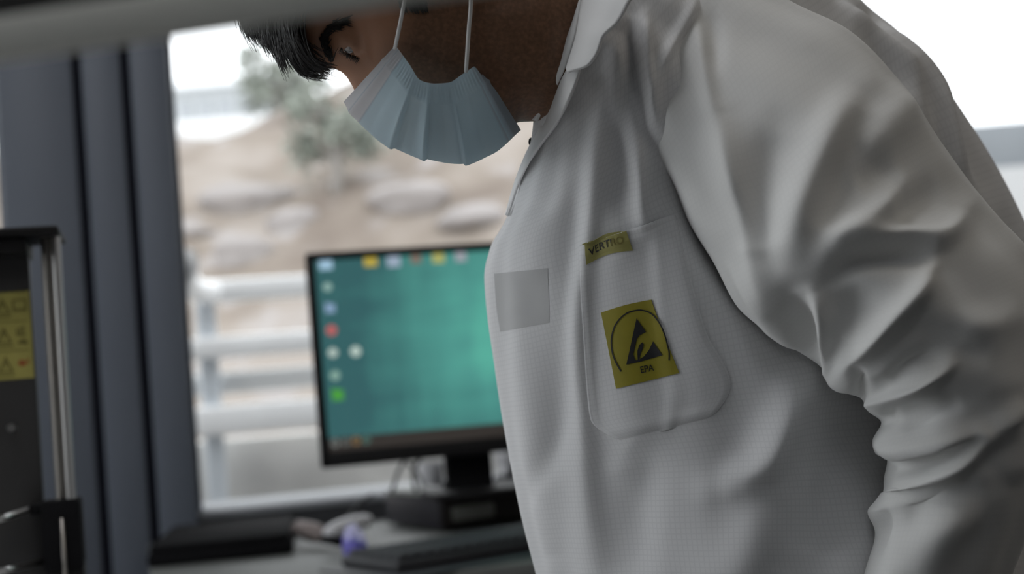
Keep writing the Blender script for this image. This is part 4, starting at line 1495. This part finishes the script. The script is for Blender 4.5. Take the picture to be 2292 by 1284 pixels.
# ---- surgical mask
NU, NV = 91, 121
uu, vv = np.linspace(-1, 1, NU), np.linspace(0, 1, NV)
Sp = polyline([(885, 101), (915, 142), (944, 181), (973, 187), (1003, 185), (1035, 166), (1072, 141)], NV)
Mp = polyline([(769, 228), (803, 274), (860, 320), (940, 352), (1028, 367), (1100, 346), (1166, 291)], NV)
au = np.abs(uu)
fu, gu = 1 - np.cos(au * np.pi / 2), np.sin(au * np.pi / 2)
px = Mp[:, None, 0] + (Sp - Mp)[:, None, 0] * fu[None]
py = Mp[:, None, 1] + (Sp - Mp)[:, None, 1] * fu[None]
dep_s = pchip([0, .3, .5, .7, 1], [.060, .068, .068, .066, .050], vv)
dd = DM - np.sign(uu)[None] * gu[None] * dep_s[:, None]
# small perspective correction for the far half is not needed: it is the mirror of the near half
G = PV(px, py, dd)
hxg = (G - HO) @ HL
nr = grid_normals(G, False)
cen = H(np.array((0, .03, -.06)))
sgn = np.sign(((G - cen) * nr).sum(-1, keepdims=True))
nr = nr * sgn
env = (1 - au ** 6)[None, :]
dv_ = np.zeros((NV, NU))
for v0, wv, a_, p_ in ((.335, .15, .0052, 1), (.50, .13, .0050, 1), (.675, .12, .0046, -1)):
    x = (vv - v0) / wv
    if p_ > 0: prof = np.where(x < 0, 1 - smooth(-.10, 0.02, x), 0) * np.clip(1 + x, 0, 1) ** 1.0
    else: prof = np.where(x > 0, smooth(-.02, .10, x), 0) * np.clip(1 - x, 0, 1)
    dv_ += a_ * prof[:, None] * (.28 + .72 * np.sin(np.pi * np.clip(au * 1.05, 0, 1)))[None, :]
# soft billows between the pleats and gathers at the ear edge
V_, U_ = np.meshgrid(vv, uu, indexing='ij')
dv_ += .0014 * np.sin(V_ * 40) * np.exp(-((V_ - .5) / .22) ** 2) * (np.sin(np.pi * au))[None]
dv_ += .0009 * np.sin(V_ * 2 * np.pi * 36) * smooth(.84, .90, np.abs(U_))
dv_ += .0012 * np.exp(-((np.abs(U_) - .84) / .02) ** 2)
dv_ += .0012 * np.exp(-((V_ - .06) / .03) ** 2)
G = G + nr * (dv_ * env)[..., None]
ms = MB().grid(G)
mask = ms.build('face_mask', M['mask'], person, smooth_=True)
lay = mask.data.uv_layers.new(name='UVMap')
vi = np.zeros(len(mask.data.loops), int); mask.data.loops.foreach_get('vertex_index', vi)
n_ = NU * NV
j_ = np.where(vi < n_, vi % NU, NU - 1 - (vi - n_) % NU); i_ = np.where(vi < n_, vi // NU, (vi - n_) // NU)
lay.data.foreach_set('uv', np.stack((uu[j_] * .5 + .5, vv[i_]), -1).astype(np.float32).ravel())
for (a, b) in (([(884, 108, DM - .064), (890, 80, DM - .074), (899, 36, DM - .080), (907, -5, DM - .083), (925, -80, DM - .085), (960, -165, DM - .082), (990, -180, DM - .07)], 0),
               ([(1043, 160, DM - .062), (1045, 130, DM - .072), (1049, 70, DM - .074), (1054, 0, DM - .080), (1052, -90, DM - .085), (1020, -165, DM - .078), (990, -180, DM - .07)], 1)):
    pl_ = polyline(a, 30)
    pts = [P(*q_) for q_ in pl_]
    MB().tube(pts, .00125, 10).build('ear_loop', M['loop'], mask, smooth_=True)
    MB().tube([x - 2 * np.dot(x - HO, HL) * HL for x in pts], .00125, 10).build('ear_loop', M['loop'], mask, smooth_=True)

# ---- lab coat: body of the coat
def blur(a, n):
    for _ in range(n):
        a = (np.roll(a, 1, 1) + 2 * a + np.roll(a, -1, 1)) / 4
        b = np.pad(a, ((1, 1), (0, 0)), 'edge')
        a = (b[:-2] + 2 * a + b[2:]) / 4
    return a


LEFT = [(0, 1212, 250), (.05, 1200, 300), (.10, 1180, 355), (.16, 1160, 408), (.22, 1133, 490), (.28, 1098, 556), (.34, 1085, 620), (.40, 1090, 700), (.48, 1103, 800),
        (.55, 1117, 900), (.64, 1142, 1040), (.71, 1166, 1150), (.79, 1203, 1290), (.88, 1260, 1520), (1, 1330, 2150)]
RIGHT = [(0, 1400, -250), (.05, 1560, -240), (.10, 1700, -170), (.16, 1830, -75), (.22, 1930, 0), (.28, 2052, 110), (.34, 2150, 240), (.40, 2222, 355), (.48, 2290, 490),
         (.55, 2370, 690), (.64, 2440, 900), (.71, 2480, 1080), (.79, 2500, 1300), (.88, 2500, 1560), (1, 2480, 2150)]
PAR = [(0, .985, .99, .072, .085, -80, 25), (.05, 1.0, 1.03, .105, .13, -50, 15), (.10, 1.01, 1.06, .13, .17, -12, 0), (.16, 1.02, 1.09, .15, .19, 0, 0), (.22, 1.03, 1.11, .165, .20, 0, 0),
       (.34, 1.05, 1.12, .175, .21, 0, 0), (.48, 1.05, 1.13, .175, .21, 0, 0), (.64, 1.05, 1.14, .175, .21, 0, 0), (.79, 1.06, 1.14, .195, .21, 0, 0), (1, 1.07, 1.16, .25, .22, 0, 0)]
G, FW, tt_, th_ = loft(LEFT, RIGHT, PAR, 420, 460, 1.75, 2.2)
nrm = grid_normals(G, True)
nrm *= np.sign((nrm * (G - G.mean(1, keepdims=True))).sum(-1, keepdims=True))
pix, _ = project(G)
TORSO = [
    # placket ridge and folds down the front
    ([(1361, 160), (1342, 266), (1334, 400), (1325, 520), (1302, 640), (1304, 800), (1312, 980), (1325, 1150), (1345, 1300)], 18, .0045, 1.6, 34),
    ([(1300, 230), (1286, 400), (1280, 520), (1266, 640), (1262, 800), (1290, 1000)], 24, -.0030),
    ([(1425, 330), (1435, 400), (1441, 480), (1446, 520)], 18, .0055, 1.8),
    ([(1412, 30), (1414, 80), (1419, 159), (1446, 266), (1470, 350)], 16, -.0065),
    ([(1445, 30), (1446, 100), (1450, 200), (1460, 310)], 12, .0040),
    ([(1390, 100), (1378, 180), (1380, 260)], 18, .0030),
    ([(1376, 270), (1385, 340), (1396, 470)], 22, -.0040),
    ([(1495, 360), (1540, 470), (1620, 590), (1700, 700), (1800, 800)], 40, -.0080),
    # hollow under the arm, long drape towards the hem
    ([(1800, 800), (1775, 880), (1745, 960), (1715, 1040), (1640, 1085), (1600, 1090)], 42, .0085),
    ([(1700, 1080), (1690, 1200), (1660, 1320)], 60, .0060),
    ([(1900, 900), (1880, 1050), (1850, 1250)], 60, -.0080),
    ([(1400, 1000), (1450, 1040), (1420, 1150), (1430, 1300)], 50, -.0040),
    ([(1240, 700), (1245, 850), (1250, 980), (1200, 1100)], 26, -.0035),
    ([(1160, 700), (1185, 850), (1215, 1050), (1250, 1250)], 34, .0030),
    ([(1215, 470), (1200, 560), (1195, 640)], 30, .0025),
    # back of the shoulder
    ([(1890, 20), (1953, 80), (2029, 155), (2067, 235), (2109, 311)], 13, 0.0067, 1.7),
    ([(1925, 60), (1985, 130), (2030, 210)], 14, -0.0056),
    ([(1935, 10), (1975, 55)], 12, -0.0062),
    ([(1990, 70), (2025, 105), (2085, 190), (2128, 290), (2170, 400)], 14, 0.0067, 1.7),
    ([(2040, 170), (2095, 270), (2140, 370), (2200, 460)], 16, -0.0062),
    ([(2130, 240), (2185, 340), (2225, 430)], 18, -0.0040),
    ([(1560, -10), (1530, 60), (1480, 140), (1460, 230)], 12, .0030),
]
disp = blur(1.9 * stroke_field(pix, TORSO), 3)
g1, g2 = np.meshgrid(tt_, th_, indexing='ij')
disp += .0012 * np.sin(11 * g2 + 14 * g1) + .0010 * np.sin(23 * g2 - 9 * g1)
G = G + nrm * (disp * FW)[..., None]
torso_m = MB().grid(G, True)
coat = torso_m.build('lab_coat', M['coat'], person, smooth_=True)
uv_from_grid(coat, G, True)
coat_bvh = bvh_of(coat)

# ---- sleeve on the near arm
SL = [(0, 1452, 305), (.05, 1468, 345), (.10, 1500, 400), (.18, 1540, 495), (.25, 1598, 588), (.32, 1655, 690), (.38, 1722, 742), (.43, 1790, 790), (.47, 1842, 828), (.50, 1872, 872), (.53, 1926, 892),
      (.555, 1943, 920), (.58, 1972, 946), (.605, 1955, 985), (.625, 1960, 1012), (.645, 1986, 1030), (.665, 1979, 1075), (.68, 1984, 1106), (.705, 1946, 1146), (.73, 1958, 1190), (.77, 1936, 1284), (.86, 1905, 1410), (1, 1880, 1540)]
SR = [(0, 1650, -60), (.05, 1790, 15), (.10, 1895, 65), (.18, 2016, 185), (.25, 2109, 320), (.32, 2184, 422), (.38, 2245, 495), (.43, 2300, 556), (.50, 2360, 680), (.58, 2392, 830), (.66, 2385, 980), (.71, 2345, 1090), (.77, 2264, 1290), (.86, 2215, 1420), (1, 2150, 1560)]
SP = [(0, .935, .965, .025, .05, -62, -48), (.05, .93, .955, .042, .08, -45, -34), (.10, .925, .95, .058, .09, -25, -18), (.18, .92, .94, .074, .095, -8, -5), (.32, .91, .93, .086, .095, 0, 0), (.5, .91, .92, .088, .09, 0, 0),
      (.7, .92, .93, .082, .08, 0, 0), (1, .94, .94, .06, .06, 0, 0)]
G, FW, tt_, th_ = loft(SL, SR, SP, 520, 420, 2.1, 2.0)
nrm = grid_normals(G, True)
nrm *= np.sign((nrm * (G - G.mean(1, keepdims=True))).sum(-1, keepdims=True))
pix, _ = project(G)
SLEEVE = [
    # near the armhole
    ([(1560, 40), (1572, 110), (1582, 190), (1600, 270)], 14, .0055, 1.8),
    ([(1592, 20), (1600, 90), (1602, 160)], 16, -.0045),
    ([(1500, 120), (1482, 200), (1478, 290)], 9, -.0025),
    ([(1520, 180), (1540, 300), (1580, 420), (1610, 520)], 40, -.0030),
    # long folds of the upper arm
    ([(1608, 250), (1632, 372), (1664, 478), (1706, 638), (1730, 720)], 26, .0075, 1.7),
    ([(1745, 290), (1715, 350), (1696, 452), (1705, 560)], 46, -.0085),
    ([(1930, 200), (1860, 298), (1807, 425), (1754, 600)], 46, .0085),
    ([(1930, 250), (1905, 330), (1880, 410), (1830, 520)], 34, -.0060),
    ([(1920, 400), (1967, 383), (2010, 365)], 46, -.0075),
    ([(1940, 345), (2005, 255), (2060, 232)], 48, .0065),
    ([(1850, 560), (1880, 520), (1951, 490), (2025, 420)], 30, .0075),
    ([(2000, 480), (2057, 450), (2120, 420)], 40, -.0085),
    ([(1890, 535), (1960, 530), (2031, 528), (2110, 540), (2162, 465)], 26, .0080),
    ([(1850, 640), (1890, 600), (1951, 572), (2057, 566), (2082, 610)], 26, -.0100),
    ([(2086, 560), (2070, 640), (1990, 720), (1930, 785), (1880, 850)], 26, .0115, 1.7),
    ([(1950, 630), (1905, 690), (1880, 760)], 44, -.0085),
    ([(1770, 660), (1795, 720), (1810, 790), (1850, 830)], 24, -.0110),
    ([(1820, 650), (1845, 720), (1838, 790), (1868, 850)], 14, .0090, 1.6),
    ([(1640, 600), (1690, 680), (1770, 760), (1840, 825)], 18, .0045),
    # elbow creases
    ([(1925, 810), (1922, 850), (1935, 905)], 10, -.0060),
    ([(1930, 905), (1985, 890), (2050, 865), (2120, 825), (2135, 790)], 17, .0085, 1.7),
    ([(1990, 860), (2050, 810), (2110, 790)], 24, -.0085),
    ([(2140, 740), (2220, 730), (2290, 700)], 40, .0050),
    ([(2060, 740), (2150, 770), (2220, 800)], 34, -.0045),
    ([(1955, 995), (2020, 1005), (2100, 992), (2185, 962)], 17, .0085, 1.7),
    ([(1985, 945), (1998, 910)], 10, -.0050),
    ([(2010, 955), (2090, 930), (2160, 900)], 28, -.0060),
    ([(2190, 965), (2200, 985), (2150, 1040), (2070, 1082), (1990, 1108), (1950, 1140)], 17, .0090, 1.7),
    ([(2000, 1045), (2090, 1030), (2150, 1000)], 18, -.0085),
    ([(2292, 900), (2230, 960), (2190, 990)], 26, .0060),
    ([(1960, 1130), (1985, 1160), (1965, 1230)], 14, -.0050),
    ([(2020, 1130), (2110, 1120), (2200, 1080)], 40, -.0060),
    ([(2240, 1060), (2150, 1140), (2060, 1230), (2020, 1300)], 50, .0070),
]
disp = blur(1.2 * stroke_field(pix, SLEEVE), 8)
g1, g2 = np.meshgrid(tt_, th_, indexing='ij')
disp += .0010 * np.sin(9 * g2 + 16 * g1)
G = G + nrm * (disp * FW)[..., None]
sm2 = MB().grid(G, True)
sleeve = sm2.build('sleeve', M['sleeve'], coat, smooth_=True)
uv_from_grid(sleeve, G, True)
sleeve_bvh = bvh_of(sleeve)

# ---- sleeve on the far arm (behind the body of the coat)
ps = polyline([tuple(SH_R + (0, 0.0, 0)), tuple((SH_R + EL_R) / 2), tuple(EL_R), tuple((EL_R + WR_R) / 2), tuple(WR_R + (WR_R - EL_R) * -.08)], 40)
MB().tube(ps, np.linspace(.075, .048, 40) + .003 * np.sin(np.linspace(0, 40, 40)), 32, closed_ends=False).build('sleeve', M['sleeve'], coat, smooth_=True)


# ---- collar
def strip(pa, pb_, n, mid=0.0, m_=16):
    """sheet between two px/depth polylines; mid bulges it towards the viewer"""
    A_, B_ = polyline(pa, n), polyline(pb_, n)
    t_ = np.linspace(0, 1, m_)[None, :, None]
    Q = A_[:, None] * (1 - t_) + B_[:, None] * t_
    Q[..., 2] -= mid * np.sin(np.pi * t_[..., 0])
    return PV(Q[..., 0], Q[..., 1], Q[..., 2])


G1 = strip([(1262, -70, .965), (1240, 0, .952), (1217, 90, .944), (1200, 175, .945), (1184, 268, .965)],
           [(1330, -70, .905), (1302, 0, .900), (1288, 75, .897), (1266, 150, .905), (1204, 271, .945)], 60, .012)
cs = solid_sheet(G1, .002).build('collar_stand', M['collar'], coat, smooth_=True)
G2 = strip([(1330, -70, .903), (1302, 0, .897), (1289, 75, .893), (1266, 152, .897)],
           [(1450, -70, .862), (1409, 0, .864), (1382, 48, .866), (1348, 82, .868), (1336, 116, .870), (1313, 146, .873), (1268, 160, .882)], 60, .004)
solid_sheet(G2, .002).build('collar_leaf', M['collar'], coat, smooth_=True)
# turned front edge below the collar point
G3 = strip([(1266, 158, .903), (1236, 215, .930), (1205, 285, .968), (1172, 352, .985), (1150, 410, 1.0), (1130, 480, 1.02)],
           [(1300, 150, .882), (1274, 215, .890), (1248, 268, .912), (1205, 330, .948), (1166, 404, .982), (1137, 485, 1.01)], 60, .006)
solid_sheet(G3, .002).build('front_facing', M['collar'], coat, smooth_=True)
MB().sphere(P(1189, 318, .985), (.0020, .002, .0032), 12).build('snap_button', M['black'], coat, smooth_=True)


# ---- breast pocket with its labels
def quad_px(q_, u_, v_):
    (ax, ay), (bx, by), (cx, cy), (dx, dy) = q_            # TL TR BR BL
    x = (1 - v_) * ((1 - u_) * ax + u_ * bx) + v_ * ((1 - u_) * dx + u_ * cx)
    y = (1 - v_) * ((1 - u_) * ay + u_ * by) + v_ * ((1 - u_) * dy + u_ * cy)
    return x, y


def outline_lerp(n_r, left, right, n_c):
    A_, B_ = polyline(left, n_r), polyline(right, n_r)
    t_ = np.linspace(0, 1, n_c)[None, :, None]
    return A_[:, None] * (1 - t_) + B_[:, None] * t_


PXY = outline_lerp(90, [(1297, 550), (1299, 640), (1306, 760), (1314, 880), (1322, 938), (1390, 990)],
                   [(1510, 478), (1540, 600), (1580, 740), (1636, 862), (1600, 925), (1580, 940)], 80)
# straighten the bottom: the last rows run along the lower hem
n_r, n_c = PXY.shape[:2]
off = np.zeros((n_r, n_c))
iu = np.linspace(0, 1, n_c)[None]; iv = np.linspace(0, 1, n_r)[:, None]
edge = np.minimum(np.minimum(iu, 1 - iu) / .05, (1 - iv) / .05)
off = .0005 + .0011 * smooth(0, 1, edge)
off += .0035 * np.exp(-((iu - .45) / .22) ** 2) * smooth(.25, 0, iv)      # mouth stands open a little
off -= .0005 * np.exp(-((iu - .42) / .10) ** 2) * np.exp(-((iv - .22) / .10) ** 2)
off += .0010 * np.exp(-((iu - .80 + .25 * iv) / .07) ** 2)
off += .0008 * np.sin(30 * iv) * smooth(.86, .95, iv)
off += .0012 * np.exp(-((iv - .05) / .012) ** 2) * .4
GP = np.array([[cast(coat_bvh, PXY[i, j, 0], PXY[i, j, 1], off[i, j], .93) for j in range(n_c)] for i in range(n_r)])
pocket = solid_sheet(GP, .0011).build('breast_pocket', M['coat'], coat, smooth_=True)
lay = pocket.data.uv_layers.new(name='UVMap')
vi = np.zeros(len(pocket.data.loops), int); pocket.data.loops.foreach_get('vertex_index', vi)
nn = n_r * n_c
j_ = np.where(vi < nn, vi % n_c, n_c - 1 - (vi - nn) % n_c); i_ = np.where(vi < nn, vi // n_c, (vi - nn) // n_c)
lay.data.foreach_set('uv', np.stack((j_ / n_c * .115, i_ / n_r * .15), -1).astype(np.float32).ravel())
pk_bvh = bvh_of(pocket)


def on_pocket(x, y, o_):
    v = Vector(ray(x, y))
    hit, n, i, d = pk_bvh.ray_cast(Vector(CAM), v)
    if hit is None: return cast(coat_bvh, x, y, o_ + .003, .93)
    if n.dot(v) > 0: n = -n
    return np.array(hit + n * o_)


def label_sheet(px_grid, o_):
    g_ = np.array([[on_pocket(px_grid[i, j, 0], px_grid[i, j, 1], o_) for j in range(px_grid.shape[1])] for i in range(px_grid.shape[0])])
    return solid_sheet(g_, .0005)


def decal(mb, polys, o_, m_, step=4.0):
    """filled shapes in photo px, finely triangulated and laid on the cloth"""
    for pts in polys:
        b = bmesh.new()
        vs = [b.verts.new((x, y, 0)) for x, y in pts]
        b.faces.new(vs)
        bmesh.ops.triangulate(b, faces=b.faces[:])
        for _ in range(4):
            lg = [e_ for e_ in b.edges if e_.calc_length() > step]
            if not lg: break
            bmesh.ops.subdivide_edges(b, edges=lg, cuts=1)
            bmesh.ops.triangulate(b, faces=b.faces[:])
        b.verts.index_update()
        mb.add([on_pocket(v.co.x, v.co.y, o_) for v in b.verts], [[v.index for v in f_.verts] for f_ in b.faces], m_)
        b.free()


def crop(cx, cy): return (1330 + cx / 5.835, 660 + cy / 5.835)


# inner label showing faintly through the front
gx = outline_lerp(20, [(1106, 612), (1112, 690), (1120, 742)], [(1226, 600), (1229, 670), (1230, 722)], 24)
gi = np.array([[cast(coat_bvh, gx[i, j, 0], gx[i, j, 1], .0002, 1.0) for j in range(24)] for i in range(20)])
il = MB().grid(gi).build('inner_label', coat_material('shown_through_label', (0.54, 0.54, 0.54), 0.12), coat, smooth_=True)
tag(il, 'faint darker rectangle showing through the coat front')
# badge
gx = outline_lerp(30, [crop(95, 228), crop(190, 700), crop(292, 1220)], [crop(748, 60), crop(900, 480), crop(1112, 1015)], 30)
gx[..., 1] -= 3.0 * np.sin(np.linspace(0, np.pi, 30))[None] * np.linspace(1, 0, 30)[:, None]
bd = label_sheet(gx, .0008)
arc = polyline([(360, 995), (290, 870), (245, 740), (232, 600), (262, 440), (340, 310), (460, 220), (600, 192), (730, 225), (840, 330), (915, 480), (960, 640), (985, 770), (983, 850)], 60)
tn_ = np.gradient(arc, axis=0); tn_ /= np.linalg.norm(tn_, axis=1, keepdims=True)
nn_ = np.stack((-tn_[:, 1], tn_[:, 0]), -1)
wa, wb_ = arc + nn_ * 9, arc - nn_ * 9
polys = [[crop(*wa[i]), crop(*wa[i + 1]), crop(*wb_[i + 1]), crop(*wb_[i])] for i in range(59)]
decal(bd, polys, .0012, 1)
blk = [[(556, 300), (680, 478), (600, 520), (560, 570), (520, 640), (505, 700), (515, 770), (535, 830), (550, 850), (555, 868), (425, 905)],
       [(630, 612), (650, 640), (640, 690), (610, 760), (600, 800), (592, 855), (572, 860), (566, 760), (568, 720), (590, 650)],
       [(775, 600), (900, 780), (600, 850), (605, 825), (650, 800), (720, 710)],
       [(425, 905), (555, 850), (620, 825), (660, 795), (900, 780), (620, 862)]]
decal(bd, [[crop(*q_) for q_ in b_] for b_ in blk], .0012, 1)
vs, fs = text_geometry('EPA', 1.0, .012)
ex, ey = np.array((205.0, -42.0)), np.array((20.0, 118.0))
vs2 = [crop(*(np.array((690, 962)) + ex * (v[0] / 1.95) - ey * v[1] * 1.05)) for v in vs]
bd.add([on_pocket(x, y, .0012) for x, y in vs2], fs, 1)
tag(bd.build('protection_badge', [M['yellow'], M['print']], pocket, smooth_=False), 'yellow badge with black hand-in-triangle symbol and EPA')
# name tag
def crop2(cx, cy): return (1290 + cx / 11.673, 500 + cy / 11.673)
gx = outline_lerp(24, [crop2(232, 522), crop2(240, 780), crop2(262, 1070)], [crop2(1300, 185), crop2(1390, 440), crop2(1480, 700)], 40)
bw = np.sin(np.linspace(0, np.pi, 40))[None]
gx[..., 1] -= 8.0 * bw
nt_ = label_sheet(gx, .0008)
vs, fs = text_geometry('VERTRO', 1.0, .008)
xm = max(abs(v[0]) for v in vs)
for k_, cut in enumerate((0,)):
    vs2 = []
    for v in vs:
        t_ = v[0] / xm                      # -1..1
        cx = 790 + 455 * t_
        cy = 585 - 165 * t_ - 60 * (1 - t_ * t_) + 12 - v[1] * 270
        vs2.append(crop2(cx + v[1] * -40, cy))
    mats_ = [1 if np.mean([vs[i][0] for i in f_]) / xm < .30 else 2 for f_ in fs]
    k0_ = len(nt_.v)
    nt_.v += [tuple(on_pocket(x, y, .0012)) for x, y in vs2]
    nt_.f += [tuple(i + k0_ for i in f_) for f_ in fs]
    nt_.m += mats_
tag(nt_.build('name_tag', [M['tag_yellow'], M['print'], M['faded']], pocket), 'small yellow lettered tag on the pocket mouth')

# ---- trousers and shoes under the coat hem
tm = MB()
for sgn in (1, -1):
    hip = PEL + LFT * 0.065 * sgn + np.array((0, 0, -.02))
    kn = np.array((hip[0] - .03, hip[1], .47)); an = np.array((hip[0] + .03, hip[1], .06))
    tm.tube(polyline([tuple(hip), tuple(kn), tuple(an)], 24), np.linspace(.070, .055, 24), 24)
tm.build('trousers', M['trousers'], person, smooth_=True)
for sgn in (1, -1):
    hip = PEL + LFT * 0.065 * sgn
    ax_, ay_ = hip[0] + .03, hip[1]
    s2 = MB()
    dirf = np.array((-.96, -.28, 0))
    pts = [np.array((ax_, ay_, .045)) + dirf * q_ for q_ in (-.07, -.05, 0, .06, .12, .17, .195)]
    s2.tube(pts, [.022, .038, .043, .042, .041, .034, .015], 20)
    for i, v in enumerate(s2.v):
        if v[2] < .012: s2.v[i] = (v[0], v[1], .002)
    s2.build('shoe', M['shoe'], person, smooth_=True)
